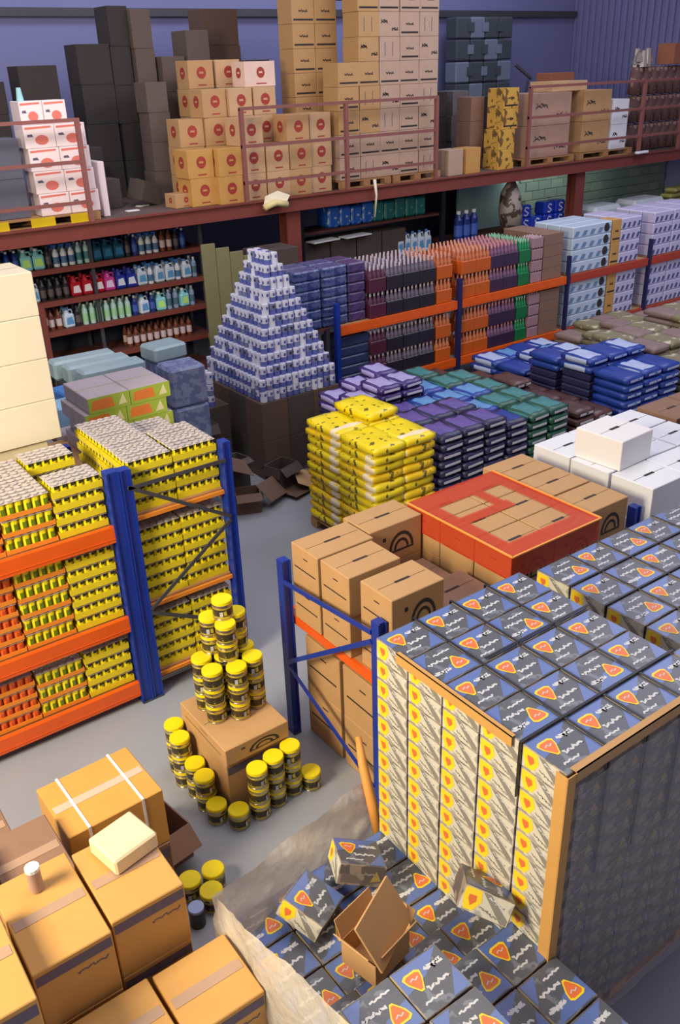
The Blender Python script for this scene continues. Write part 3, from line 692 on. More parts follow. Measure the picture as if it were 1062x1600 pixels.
def bag_set(w, d, h, m, edge, topm, n=3):
    out = []
    for s in range(n):
        b = bag(w, d, h, m, (0.14, 0.86, 0.18, 0.88), topm, seed=s+int(w*1000)+hash(m.name) % 7 if False else s*3+int(w*100))
        l = MB(); l.patch((Vector((-w*0.36, -d*0.498, h*0.30)), Vector((w*0.72, 0, 0)), Vector((0, 0.0, h*0.3))), [(0, 0), (1, .1), (1, 1), (0, .9)], edge, 0.006)
        out.append([('sack', b), ('edge_label', l.mesh('edge_label'))])
    return out
# yellow pile
Yb = []
for s in range(4):
    mm = ybag if s % 2 else ybag2
    Yb.append(bag(0.43, 0.635, 0.112, mm, (0.0, 1.0, 0.07, 0.22) if s < 3 else None, yw, seed=s, nx=8, ny=8))
# per column: x, y, layers, turned, named place
yc = [(5.28, 6.80, 12, 0, 'near left column'), (5.69, 6.80, 12, 0, 'near right column'), (5.28, 7.42, 12, 1, 'far left column'), (5.69, 7.42, 13, 0, 'far right column')]
for x, y, n, s, nm in yc:
    for k in range(n):
        if s == 0 and x > 5.5 and y > 7 and k < n-4: HIDS['yellow bags'].rbox(x-.2, x+.2, y-.3, y+.3, .14+k*.1005, .235+k*.1005, ybag, .02); continue
        put(Yb[random.choice((0, 1, 2, 3))], 'rice_bag', f'yellow bag of the yellow stack, {nm}, {layer(k, n)}', 'bag', (x+random.uniform(-.015, .015), y+random.uniform(-.015, .015), 0.14+k*0.1005), random.uniform(-.05, .05), 'yellow bags of the stack behind the tan cartons')
ends = MB()
pallet(5.08, 5.92, 6.5, 7.72, 0, 'wooden pallet under the yellow bags')
SP = bag_set(0.325, 0.46, 0.112, dpu, lbl, pur); SPU = bag_set(0.325, 0.46, 0.112, purd, lbl, pal)
ST = bag_set(0.325, 0.46, 0.112, greenb, lbl, tealb); SB = bag_set(0.325, 0.46, 0.112, blueb, lbl, sky); SN = bag_set(0.325, 0.46, 0.112, dpu, lbl, blueb)
SBR = bag_set(0.34, 0.5, 0.112, brownb, lbl, brownb); SW = bag_set(0.36, 0.55, 0.115, blueb, wbag, blueb); SWW = bag_set(0.36, 0.55, 0.115, blueb, wbag, wbag)
SO = bag_set(0.38, 0.55, 0.115, olive, olive, olive); STA = bag_set(0.38, 0.55, 0.115, taup, taup, taup)
SD = {'purple': SP, 'lilac purple': SPU, 'teal': ST, 'sky blue': SB, 'navy': SN, 'brown': SBR, 'royal blue': SW, 'white and blue': SWW, 'olive': SO, 'taupe': STA}
#   rows from the near one back; columns from the yellow stack to the right: colour, height in layers
grid = [
 ['purple', 'purple', 'purple', 'navy', 'teal', 'teal'],
 ['purple', 'purple', 'purple', 'sky blue', 'teal', 'teal'],
 ['lilac purple', 'purple', 'sky blue', 'sky blue', 'sky blue', 'teal'],
 ['lilac purple', 'lilac purple', 'lilac purple', 'sky blue', 'teal', 'teal'],
 ['lilac purple', 'lilac purple', 'lilac purple', 'navy', 'teal', 'brown']]
hts = [[11, 11, 11, 10, 10, 10], [11, 11, 11, 10, 10, 10], [10, 10, 10, 10, 10, 10], [11, 12, 12, 10, 10, 10], [10, 11, 12, 10, 10, 9]]
for j in range(5):
    for i in range(6):
        x = 6.16+i*0.333+(0.02 if i > 2 else 0)+(0.03 if i > 3 else 0); y = 6.72+j*0.475
        n = hts[j][i]; c = grid[j][i]
        for k in range(n):
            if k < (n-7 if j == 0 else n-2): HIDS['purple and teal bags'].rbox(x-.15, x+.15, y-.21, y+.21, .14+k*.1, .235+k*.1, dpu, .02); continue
            put(SD[c][(i+j+k) % 3], 'rice_bag', f'{c} bag, {o_(i)} column right of the yellow stack, {o_(j)} row, {layer(k, n)}', 'bag', (x+random.uniform(-.012, .012), y+random.uniform(-.012, .012), 0.14+k*0.1), random.uniform(-.06, .06), f'{c} bags right of the yellow stack')
pallet(6.0, 7.1, 6.5, 8.9, 0, 'wooden pallet under the purple bags'); pallet(7.15, 8.2, 6.5, 8.9, 0, 'wooden pallet under the teal bags')
def pile(xs, ys, n, c, step, lab, grp, z0=0.002, jit=.03, keep=8):
    q = 0
    for j, y in enumerate(ys):
        for i, x in enumerate(xs):
            nn = n[j][i] if isinstance(n, list) else n
            for k in range(nn):
                cc = c[(i+j) % len(c)] if isinstance(c, list) else c
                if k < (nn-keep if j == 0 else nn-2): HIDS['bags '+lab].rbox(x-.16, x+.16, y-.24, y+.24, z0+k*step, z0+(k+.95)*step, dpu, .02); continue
                put(SD[cc][(i+j+k) % 3], 'rice_bag', f'{cc} bag {lab}, {o_(i)} column, {o_(j)} row, {layer(k, nn)}', 'bag', (x+random.uniform(-jit, jit)*.5, y+random.uniform(-jit, jit)*.5, z0+k*step), random.uniform(-jit, jit), grp)
pile([8.50, 8.86], [6.85, 7.38, 7.9, 8.42], [[9, 8], [9, 8], [10, 8], [9, 7]], 'brown', .102, 'beside the teal bags', 'brown bags beside the teal bags')
pile([9.40, 9.78, 10.16], [6.85, 7.42, 8.0], [[11, 11, 11], [12, 12, 12], [11, 11, 10]], ['royal blue', 'white and blue'], .106, 'of the tall blue stack', 'bags of the tall blue stack')
pile([9.4, 9.78, 10.16, 10.54], [8.6, 9.15], [[8, 9, 9, 8], [8, 8, 8, 8]], ['royal blue', 'white and blue', 'sky blue'], .106, 'behind the tall blue stack', 'bags behind the tall blue stack')
pile([10.75, 11.15, 11.55], [6.85, 7.42, 8.0], [[10, 10, 10], [11, 11, 11], [11, 11, 11]], ['olive', 'taupe'], .106, 'right of the blue stack', 'olive and taupe bags right of the blue stack')
pile([11.3, 11.7, 12.1, 12.5], [8.6, 9.15], [[9, 10, 10, 10], [8, 9, 9, 9]], ['olive', 'taupe'], .106, 'near the orange shelf', 'olive and taupe bags near the orange shelf')
pile([12.1, 12.5, 12.9], [7.0, 7.6, 8.1], 12, ['taupe', 'olive'], .106, 'at the far right', 'taupe bags at the far right')
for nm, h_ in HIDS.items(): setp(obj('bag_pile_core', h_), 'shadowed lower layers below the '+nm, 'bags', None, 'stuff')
# ================================================================== RACK B (orange shelf with bottle packs)
navy_st = mat('navy_painted_steel', (30, 34, 84), .5)
def rbpost(x, y):
    b = MB(); w = .035 if x < 11 else .022; b.box(x-w, x+w, y-.035, y+.035, 0, 1.86, blue_st if x < 8 else navy_st); return b
RB = put([], 'pallet_rack', 'long orange-beamed rack of bottle packs across the hall', 'rack', (0, 0, 0))
for x in (7.17, 9.50, 12.0, 14.2, 16.6):
    for y in (9.98, 10.95): obj('upright', frame_post(x, y, 1.86, .055).__class__() if False else rbpost(x, y), RB)
for x0, x1 in ((7.22, 9.45), (9.55, 11.95), (12.05, 14.15), (14.25, 16.55)):
    for z in (1.53, 0.62):
        for y in (9.98, 10.95): obj('beam', beam(x0, x1, y, z-.13, z, orange_st if x0 < 11 else mat('red_orange_steel', (176, 62, 40), .45)), RB)
        obj('shelf_board', shelf_board(x0, x1, 10.02, 10.9, z), RB)
def bottle_pack(w, d, h, wrapm, capm, bodym, nx=4, ny=3, wraph=0.55):
    b = MB(); r = min(w/nx, d/ny)/2*.95
    for i in range(nx):
        for j in range(ny):
            x = -w/2+(i+.5)*w/nx; y = -d/2+(j+.5)*d/ny
            b.cyl(x, y, 0, h*.66, r, bodym, 8, bot=False); b.cyl(x, y, h*.66, h*.86, r, bodym, 8, r1=r*.38, bot=False); b.cyl(x, y, h*.86, h, r*.42, capm, 6, bot=False)
    f = MB(); f.rbox(-w/2-.003, w/2+.003, -d/2-.003, d/2+.003, 0.001, h*wraph, wrapm, .008)
    return [('bottles', b.mesh('bottles'), 'stuff'), ('wrap', f.mesh('wrap'))]
cap_w = mat('pale_cap', (206, 190, 202), .5); cap_p = mat('pink_cap', (214, 150, 160), .5)
BP = {'wine red': bottle_pack(.30, .27, .36, mat('wine_wrap', (78, 30, 52), .4), cap_w, mat('wine_bottle', (96, 60, 84), .3)),
      'black': bottle_pack(.30, .27, .36, mat('black_wrap', (38, 34, 46), .35), cap_w, mat('smoky_bottle', (112, 104, 122), .3)),
      'orange': bottle_pack(.30, .27, .36, mat('orange_wrap', (196, 92, 30), .4), mat('peach_cap', (226, 164, 140), .5), mat('orange_bottle', (196, 116, 78), .3)),
      'purple': bottle_pack(.30, .27, .36, mat('aubergine_wrap', (58, 40, 72), .4), cap_p, mat('plum_bottle', (128, 92, 124), .3)),
      'green': bottle_pack(.24, .27, .36, mat('green_wrap', (20, 112, 66), .4), mat('mint_cap', (150, 214, 180), .5), mat('green_bottle', (40, 140, 90), .3)),
      'pink': bottle_pack(.24, .27, .18, mat('mauve_wrap', (160, 128, 136), .4), cap_w, cap_p, wraph=.9)}
bayrow = [('wine red', 7.93, 1), ('black', 8.25, 1), ('black', 8.57, 1), ('black', 8.88, 1), ('orange', 9.22, 1),
          ('orange', 9.72, 2), ('orange', 10.03, 2), ('purple', 10.34, 2), ('purple', 10.65, 2), ('green', 10.95, 2)]
for z, n, lv in ((1.532, 2, 'upper'), (0.622, 2, 'lower')):
    for q, (c, x, _) in enumerate(bayrow):
        for jr in range(3 if lv == 'upper' else 1):
            for k in range(n):
                if jr and k == 0 and jr < 2 and False: continue
                put(BP[c], 'bottle_pack', f'{c} bottle pack on the {lv} orange shelf, {o_(q)} from left, {["front", "middle", "back"][jr]}, {["lower", "upper"][k]}', 'bottle pack',
                    (x, 10.14+jr*.285, z+k*.365), random.uniform(-.01, .01), f'bottle packs on the {lv} orange shelf')
    for k in range(4):
        put(BP['pink'], 'bottle_pack', f'low pink-grey pack right of the green bottles, {lv} shelf, {layer(k, 4)}', 'bottle pack', (11.24, 10.14, z+k*.185), 0, f'bottle packs on the {lv} orange shelf')
    for jr in range(3 if lv == 'upper' else 1):
        for k in range(4):
            put(carton(.46, .30, .182, mat('brown_grey_card', (132, 104, 88), .7), '', slot=False), 'carton', f'flat brown case on {lv} orange shelf, {["front", "middle", "back"][jr]} stack, {layer(k, 4)}', 'carton', (11.62, 10.16+jr*.31, z+k*.185), 0, f'brown cases on the {lv} orange shelf')
# shrink-wrapped white and blue cases, further right
def wrapped(w, d, h, base, bandm, dot=False, nx=5):
    b = MB(); b.rbox(-w/2, w/2, -d/2, d/2, 0, h, base, .015)
    p = MB(); F = frame_front(-w/2, w/2, -d/2, 0, h)
    for i in range(nx):
        x = (i+.1)/nx; p.patch(F, [(x, .12), (x+.5/nx, .12), (x+.78/nx, .55), (x+.3/nx, .6)], bandm)
    if dot:
        p.patch(F, [(.86+.07*math.cos(2*PI*i/12), .5+.4*math.sin(2*PI*i/12)) for i in range(12)], ink, .002)
    return [('body', b.mesh('body')), ('print', p.mesh('print'))]
pw_ = mat('pale_blue_case', (188, 206, 226), .3, noise=.05); pv = mat('lavender_case', (196, 192, 222), .3, noise=.05)
WR = wrapped(1.0, .28, .19, pw_, mat('steel_blue_print', (110, 140, 176), .4), True); WV = wrapped(.55, .28, .19, pv, mat('slate_print', (84, 88, 132), .4), False, 4)
for z, lv, n in ((1.532, 'upper', 4), (.622, 'lower', 4)):
    for jr in range(3 if lv == 'upper' else 1):
        for k in range(n):
            put(WR, 'wrapped_case', f'long pale blue case with black dot, {lv} shelf, {["front", "middle", "back"][jr]}, {layer(k, n)}', 'case', (12.58, 10.15+jr*.29, z+k*.194), 0, 'pale blue cases on the orange shelves')
            for i, x in enumerate((13.62, 14.54, 15.12, 15.70)):
                if k > 3: continue
                put(WV, 'wrapped_case', f'lavender case, {lv} shelf, {o_(i)} from the tan carton, {["front", "middle", "back"][jr]}, {layer(k, n)}', 'case', (x, 10.15+jr*.29, z+k*.194), 0, 'lavender cases on the orange shelves')
    for k in range(2): put(carton(.22, .3, .385, card3, 'k', slot=False), 'carton', f'narrow amber carton beside black-dotted cases, {lv} shelf, {["lower", "upper"][k]}', 'carton', (13.22, 10.16, z+k*.388), 0)
# blue film-wrapped case block at the rack's left end
bw_ = mat('blue_wrapped', (84, 96, 140), .3, spots=(48, 62, 116, .5), spotscale=16); vw = mat('violet_wrapped', (84, 62, 112), .35, spots=(64, 50, 96, .5), spotscale=12)
blue_case = MB().rbox(-.215, .215, -.15, .15, 0, .135, bw_, .02).mesh('blue_case'); vio_case = MB().rbox(-.15, .15, -.15, .15, 0, .135, vw, .02).mesh('violet_case')
tb = MB(); tb.box(6.5, 7.85, 10.02, 11.0, 1.49, 1.51, wood)
RB2 = put([], 'trestle', 'dark trestle carrying the blue wrapped cases', 'trestle', (0, 0, 0))
obj('tabletop', MB().box(6.57, 7.10, 10.04, 10.86, 1.50, 1.53, wood_d), RB2)
for x, y in ((6.62, 10.08), (7.06, 10.08), (6.62, 10.82), (7.06, 10.82)): obj('leg', MB().box(x-.03, x+.03, y-.03, y+.03, 0, 1.5, dark_st), RB2)
for i, x in enumerate((6.76, 7.215)):
    for jr in range(2):
        for k in range(6): put(blue_case, 'blue_case', f'blue speckled case by the navy post, {["left", "right"][i]} column, {["front", "back"][jr]}, {layer(k, 6)}', 'case', (x, 10.21+jr*.305, 1.534+k*.137), random.uniform(-.02, .02), 'blue speckled cases by the navy post')
for jr in range(2):
    for k in range(6): put(vio_case, 'violet_case', f'violet case beside the blue speckled cases, {["front", "back"][jr]}, {layer(k, 6)}', 'case', (7.60, 10.21+jr*.305, 1.534+k*.137), 0, 'violet cases beside the blue speckled ones')
for k in range(5): put(MB().rbox(-.3, .3, -.2, .2, 0, .14, mat('deep_blue_case', (52, 66, 104), .35), .02).mesh('blue_case') if k == 0 else bpy.data.meshes['blue_case.001'], 'blue_case', f'deep blue case under the orange beam, {layer(k, 5)}', 'case', (7.5, 10.25, .622+k*.142), 0, 'deep blue cases under the orange beam')
# ================================================================== MILK CAN PYRAMID
cb_ = mat('blue_can_body', (84, 94, 164), .35); cw_ = mat('white_can_body', (206, 208, 226), .35); cg_ = mat('slate_can', (112, 120, 160), .35)
def milk(lo, hi):
    b = MB(); r, h = .046, .140; n = 8
    for z0, z1, mm in ((0, .062, lo), (.062, .136, hi)):
        b.cyl(0, 0, z0, z1, r, mm, n, smooth=False, bot=False)
    b.cyl(0, 0, .136, .141, r*.96, cw_, n, bot=False)
    for a in (-PI/2, PI):
        d = Vector((math.cos(a), math.sin(a), 0)); t = Vector((-d.y, d.x, 0)); o = d*(r*1.0)+Vector((0, 0, .078))
        b.patch((o-t*.016, t*.032, Vector((0, 0, .036))), [(0, 0), (1, 0), (1, 1), (0, 1)], cb_ if hi is cw_ else ink, .001)
    return b.mesh('milk_can')
MK = [milk(cb_, cw_), milk(cg_, cw_), milk(cw_, cw_), milk(cb_, cg_)]
sizes = [12, 12, 11, 10, 9, 8, 7, 6, 5, 4, 3, 2]; pc = (5.94, 9.84); MKB = MB(); s = .0965
z = 1.062
for L, n in enumerate(sizes):
    for i in range(n):
        for j in range(n+3):
            if 0 < i and 0 < j and i < n-1 and j < n+2: continue
            side = 'near face' if j == 0 else ('left face' if i == 0 else ('right face' if i == n-1 else 'far face'))
            q = i if j == 0 else j
            x = pc[0]+(i-(n-1)/2)*s+random.uniform(-.004, .004); y = pc[1]+(j-(n+2)/2)*s+random.uniform(-.004, .004)
            if i > 0 and j > 0:
                MKB.cyl(x, y, z+L*.142, z+L*.142+.14, .045, cw_ if (i+j) % 2 else cb_, 8); continue
            put(MK[(0 if random.random() < .45 else random.randint(1, 3))], 'milk_can', f'blue-white can, {side} of the can pyramid, {layer(L, 12)}, {o_(q)} along', 'can', (x, y, z+L*.142), PI/8*0+random.uniform(-.1, .1), 'blue and white cans of the pyramid')
setp(obj('milk_can_backs', MKB), 'far and right side cans of the blue-white can pyramid', 'cans', None, 'stuff')
G = 'dark cartons under the can pyramid'
for i in range(3):
    for j in range(4):
        for k in range(2):
            put(carton(.40, .40, .525, cardd if (i+j) % 2 else mat('umber_cardboard', (92, 72, 60), .8), ''), 'carton', f'dark carton under the can pyramid, {o_(i)} from left, {["near", "second", "third", "far"][j]} row, {["lower", "upper"][k]}', 'carton', (5.54+i*.405, 9.32+j*.405, .002+k*.528), 0, G)
# small detached row of the same cans at the left
for i in range(5):
    for k in range(3 if i < 2 else 2): put(MK[(i+k) % 4], 'milk_can', f'blue-white can left of the can pyramid, {o_(i)} in row, {layer(k, 3)}', 'can', (4.98, 9.75+i*.1, .952+k*.152), 0, 'cans left of the pyramid')
put(carton(.38, .56, .45, cardd, ''), 'carton', 'dark carton under the small can row, upper', 'carton', (5.0, 9.96, .5), 0); put(carton(.38, .56, .49, cardd, ''), 'carton', 'dark carton under the small can row, lower', 'carton', (5.0, 9.96, .002), 0)
# flattened and crumpled cardboard on the floor
um = mat('umber_cardboard2', (104, 80, 66), .8)
for i, (x, y, w, d, h, rz, rx, nm) in enumerate(((4.86, 9.02, .24, .22, .5, .2, 0, 'slumped brown carton in the litter before the can pyramid'), (4.72, 8.55, .30, .24, .26, -.4, 0, 'small slumped carton nearest the aisle in the litter'),
        (5.38, 8.80, .34, .26, .35, .3, 0, 'brown carton leaning before the can pyramid base'), (5.95, 8.78, .28, .24, .22, .7, 0, 'low brown carton at the aisle end of the litter'), (4.66, 9.36, .24, .24, .9, .0, 0, 'tall narrow brown carton left of the can pyramid'))):
    flapbox(x, y, .002, w, d, h, um if i % 2 else cardd, nm, rz, 1.9+.2*i)
for i, (x, y, z, rx, ry, rz) in enumerate(((5.05, 8.52, .16, .7, .1, .5), (5.45, 8.55, .02, .05, .05, .3), (5.6, 8.62, .12, .5, -.2, 1.2), (4.72, 8.72, .5, .5, .5, .2))):
    put(MB().box(-.2, .2, -.14, .14, 0, .006, card2 if i == 2 else um).mesh('cardboard_sheet'), 'cardboard_sheet', f'crumpled cardboard sheet in the aisle litter, {o_(i)} from the left', 'cardboard', (x, y, z+.03), 0, 'cardboard sheets in the aisle litter', None, (rx, ry, rz))
# green-brown upright boards behind the pyramid
BDm = mat('olive_board', (120, 116, 82), .7)
r = put([], 'board_panel', 'tall olive plank panel standing left of the can pyramid', 'panel', (6.08, 11.75, 0), -0.12)
for i in range(4): obj('plank', MB().rbox(i*.215+.002, i*.215+.211, -.02, .02, 0, 2.58-.075*i, BDm, .004), r)
obj('batten', MB().box(0, .86, .021, .05, 1.2, 1.28, BDm), r)
stackc(7.40, 12.0, .002, 3, .7, .5, .78, cardd, '', 'huge dark carton behind the can pyramid', 'huge dark cartons behind the can pyramid', 0.0)
# ================================================================== GOODS BEHIND THE LEFT RACKS
cs = mat('cream_card', (236, 222, 182))
for k, (h, nm) in enumerate(((.37, 'lowest'), (.34, 'second'), (.34, 'third'), (.34, 'topmost'))):
    pass
G = 'big cream cartons on the left rack'
zz = 2.13
stp = MB()
for k in range(2): put(carton(.62, .45, .113, mat('cream_base', (214, 204, 176), .6), '', slot=False), 'carton', f'flat cream carton under the big cream cartons, {["lower", "upper"][k]}', 'carton', (1.70, 7.16, 1.902+k*.115), 0)
obj_s = put([], 'support_stack', 'plywood deck under the big cream cartons', 'deck', (0, 0, 0))
obj('deck_board', MB().box(.2, 1.98, 6.86, 7.6, 1.86, 1.9, wood), obj_s)
for x in (.26, 1.92):
    for y in (6.9+.2, 7.5): obj('leg', MB().box(x-.03, x+.03, y-.03, y+.03, 0, 1.86, dark_st), obj_s)
for k in range(4):
    w = .66; x = 1.62-(.28 if k % 2 else 0)
    for i in range(2 if k < 3 else 2):
        put(carton(.655, .5, .335, cream, '', slot=False), 'carton', f'big cream carton, {layer(k, 4)}, {["right", "left"][i]} one', 'carton', (1.80-(i*.66), 7.16, 2.135+k*.338), random.uniform(-.012, .012), G)
# orange and green fruit cases
oc = mat('orange_case_print', (232, 130, 60), .45); gc = mat('green_case_print', (166, 190, 70), .45); gt = mat('grey_lilac_top', (176, 164, 172), .5)
b = MB(); b.rbox(-.2, .2, -.15, .15, 0, .145, gt, .006); p = MB(); F = frame_front(-.2, .2, -.15, 0, .145)
p.patch(F, [(0, 0), (1, 0), (1, 1), (0, 1)], gc, .0006); p.patch(F, [(.06, .2), (.62, .2), (.56, .86), (.1, .8)], oc, .0012); p.patch(F, [(.7, .2), (.92, .25), (.84, .9)], mat('cream_print', (230, 224, 170), .5), .0012)
FC = [('body', b.mesh('body')), ('print', p.mesh('print'))]
tbl = put([], 'trestle', 'low trestle under the orange and green fruit cases', 'trestle', (0, 0, 0))
obj('tabletop', MB().box(2.3, 3.4, 7.40, 8.15, 1.60, 1.63, wood), tbl)
for x in (2.35, 3.35):
    for y in (7.45, 8.1): obj('leg', MB().box(x-.03, x+.03, y-.03, y+.03, 0, 1.6, dark_st), tbl)
for i in range(2):
    for jr in range(2):
        for k in range(4):
            put(FC, 'fruit_case', f'orange and green printed case, {["left", "right"][i]} column, {["front", "back"][jr]}, {layer(k, 4)}', 'case', (2.72+i*.405+.05*(k % 2), 7.58+jr*.305, 1.632+k*.147), 0, 'orange and green printed cases')
# teal and blue-grey long packs further back
tl = mat('pale_teal_pack', (148, 172, 182), .35, noise=.1); bg = mat('blue_grey_pack', (124, 136, 168), .4, spots=(98, 108, 150, .5), spotscale=12)
lt = put([], 'trestle', 'dark trestle under the long pale teal packs', 'trestle', (0, 0, 0))
obj('tabletop', MB().box(3.15, 3.98, 9.2, 10.2, 1.62, 1.65, dark_st), lt)
for x in (3.2, 3.93):
    for y in (9.25, 10.15): obj('leg', MB().box(x-.03, x+.03, y-.03, y+.03, 0, 1.62, dark_st), lt)
tp = MB().rbox(-.38, .38, -.12, .12, 0, .22, tl, .03).mesh('teal_pack')
for j in range(3):
    put(tp, 'teal_pack', f'long pale teal pack on the dark trestle, {["nearest", "middle", "farthest"][j]}', 'pack', (3.60-.06*j, 9.44+j*.28, 1.652), -.02*j, 'long pale teal packs')
bp = MB().rbox(-.22, .22, -.2, .2, 0, .46, bg, .03).mesh('blue_grey_pack')
for i, (x, y) in enumerate(((4.24, 8.98), (4.86, 10.75))):
    for k in range(4 if i == 0 else 3): put(bp, 'blue_grey_pack', f'blue-grey wrapped pack, {["near", "far"][i]} stack left of the can pyramid, {layer(k, 4)}', 'pack', (x, y, .002+k*.463), random.uniform(-.05, .05), 'blue-grey wrapped packs')
tq = MB().rbox(-.25, .25, -.2, .2, 0, .2, tl, .03).mesh('teal_pack')
for k, z in enumerate(()): put(tq, 'teal_pack', 'small pale teal pack atop the near blue-grey stack', 'pack', (4.5, 9.0, z), .2)
put(tq, 'teal_pack', 'small pale teal pack atop the far blue-grey stack', 'pack', (4.86, 10.75, 1.395), .1)
for i, (x, y, z, w, d, h, mm, nm) in enumerate(((2.95, 8.95, 1.56, .34, .34, .3, mat('azure_card', (60, 120, 196), .4), 'bright blue carton behind the cream cartons'), (3.25, 9.0, 1.56, .22, .3, .26, cardm, 'brown rounded packet beside the bright blue carton'),
        (2.72, 8.55, 1.56, .3, .3, .3, mat('ice_blue_card', (140, 186, 216), .45), 'ice blue carton before the bright blue one'), (2.62, 8.35-.15, 1.4, .24, .22, .3, gt, 'lilac grey carton nearest the cream cartons'))):
    put(MB().rbox(-w/2, w/2, -d/2, d/2, 0, h, mm, .02).mesh('carton'), 'carton', nm, 'carton', (x, y, z), .1)
sb = put([], 'trestle', 'low stand under the bright blue and ice blue cartons', 'trestle', (0, 0, 0))
obj('tabletop', MB().box(2.5, 3.4, 8.36, 9.2, 1.53, 1.56, wood_d), sb); obj('tabletop', MB().box(2.45, 2.8, 8.05, 8.34, 1.37, 1.4, wood_d), sb)
for x, y, h in ((2.55, 8.4, 1.53), (3.35, 8.4, 1.53), (2.55, 9.15, 1.53), (3.35, 9.15, 1.53), (2.6, 8.2, 1.37)): obj('leg', MB().box(x-.03, x+.03, y-.03, y+.03, 0, h, dark_st), sb)
# ================================================================== BOTTLE SHELVES UNDER THE MEZZANINE
SH = put([], 'shelving', 'dark red shelving of cleaning bottles under the mezzanine', 'shelving', (0, 0, 0))
for z in (2.33, 1.87, 1.43, .95, .45):
    obj('shelf_board', MB().box(2.0, 6.75, 12.95, 13.6, z-.03, z, wood_d), SH); obj('shelf_lip', MB().box(2.0, 6.75, 12.92, 12.95, z-.07, z+.005, redbrown), SH)
for x in (2.03, 4.9, 6.72):
    for y in (12.98, 13.57): obj('upright', MB().box(x-.025, x+.025, y-.02, y+.02, 0, 2.75, dark_st), SH)
obj('back_panel', MB().box(2.0, 6.75, 13.62, 13.64, 0, 2.7, mat('navy_back_panel', (30, 34, 52), .8)), SH)
obj('side_panel', MB().box(3.98, 4.06, 12.9, 12.94, 1.0, 1.87, redbrown), SH)
def bottle(kind, col, capc, lab=(220, 220, 225)):
    bm = mat('plastic_%d_%d_%d' % col, col, .3, noise=.04); cm = mat('cap_%d_%d_%d' % capc, capc, .4, noise=.02); lm = mat('label_%d_%d_%d' % lab, lab, .5, noise=.03)
    b = MB(); c = MB(); l = MB()
    if kind == 'jug':
        b.rbox(-.08, .08, -.055, .055, 0, .19, bm, .02); b.cyl(-.02, 0, .19, .24, .05, bm, 10, r1=.024); b.tube([(.01, 0, .235), (.06, 0, .24), (.075, 0, .19)], .012, bm, 6); c.cyl(-.02, 0, .24, .27, .027, cm, 10)
        l.patch((Vector((-.06, -.0555, .05)), Vector((.12, 0, 0)), Vector((0, 0, .1))), [(0, 0), (1, 0), (.8, 1), (.1, .9)], lm)
    elif kind == 'spray':
        b.cyl(0, 0, 0, .17, .045, bm, 12, smooth=True); b.cyl(0, 0, .17, .23, .045, bm, 12, r1=.016, smooth=True); c.cyl(0, 0, .23, .26, .02, cm, 8); c.box(-.055, .02, -.012, .012, .26, .285, cm); c.box(-.04, -.032, -.008, .008, .22, .26, cm)
        l.cyl(0, 0, .04, .13, .0465, lm, 12, smooth=True)
    else:
        b.cyl(0, 0, 0, .20, .042, bm, 12, smooth=True); b.cyl(0, 0, .20, .25, .042, bm, 12, r1=.018, smooth=True); c.cyl(0, 0, .25, .28, .02, cm, 10); l.cyl(0, 0, .05, .15, .0432, lm, 12, smooth=True)
    return [('body', b.mesh('body')), ('cap', c.mesh('cap')), ('label', l.mesh('label'))]
kinds = {'black': bottle('plain', (40, 38, 44), (60, 60, 66), (90, 80, 80)), 'navy': bottle('plain', (30, 50, 120), (220, 220, 230), (60, 90, 170)), 'aqua': bottle('jug', (130, 200, 210), (250, 250, 250), (180, 230, 120)),
  'white': bottle('spray', (210, 214, 222), (60, 110, 180), (70, 110, 150)), 'white-capped mint': bottle('plain', (160, 196, 196), (230, 230, 230), (60, 120, 130)), 'dark teal': bottle('jug', (20, 70, 96), (30, 60, 120), (40, 110, 150)),
  'red': bottle('jug', (170, 26, 40), (150, 20, 30), (230, 220, 225)), 'magenta': bottle('jug', (190, 60, 140), (120, 30, 110), (220, 200, 230)), 'royal blue': bottle('jug', (36, 50, 150), (30, 40, 130), (210, 220, 240)), 'pale': bottle('jug', (196, 210, 226), (80, 130, 200), (90, 150, 200)),
  'brown': bottle('plain', (110, 60, 40), (90, 50, 40), (200, 180, 180)), 'pale green': bottle('plain', (170, 206, 196), (230, 236, 230), (150, 200, 150)), 'grey blue': bottle('plain', (130, 150, 180), (200, 206, 216), (70, 100, 120))}
rows = [(2.332, 'top', ['black', 'black', 'black', 'navy', 'navy', 'aqua', 'aqua', 'black', 'white', 'white', 'white', 'white-capped mint', 'white-capped mint', 'dark teal', 'dark teal', 'dark teal', 'black', 'navy', 'white', 'white', 'white', 'brown', 'brown', 'black', 'navy']),
        (1.872, 'middle', ['pale', 'pale', 'black', 'black', 'black', 'black', 'red', 'red', 'red', 'magenta', 'royal blue', 'royal blue', 'pale', 'white', 'pale', 'pale', 'white', 'pale', 'grey blue', 'grey blue', 'grey blue', 'grey blue', 'grey blue']),
        (1.432, 'third', ['brown', 'brown', 'pale', 'black', 'pale green', 'pale green', 'pale green', 'pale green', 'pale green', 'pale green', 'pale green', 'navy', 'pale', 'navy', 'aqua', 'grey blue', 'grey blue', 'aqua', 'grey blue', 'grey blue', 'pale', 'grey blue', 'white']),
        (.952, 'lower', ['brown']*10)]
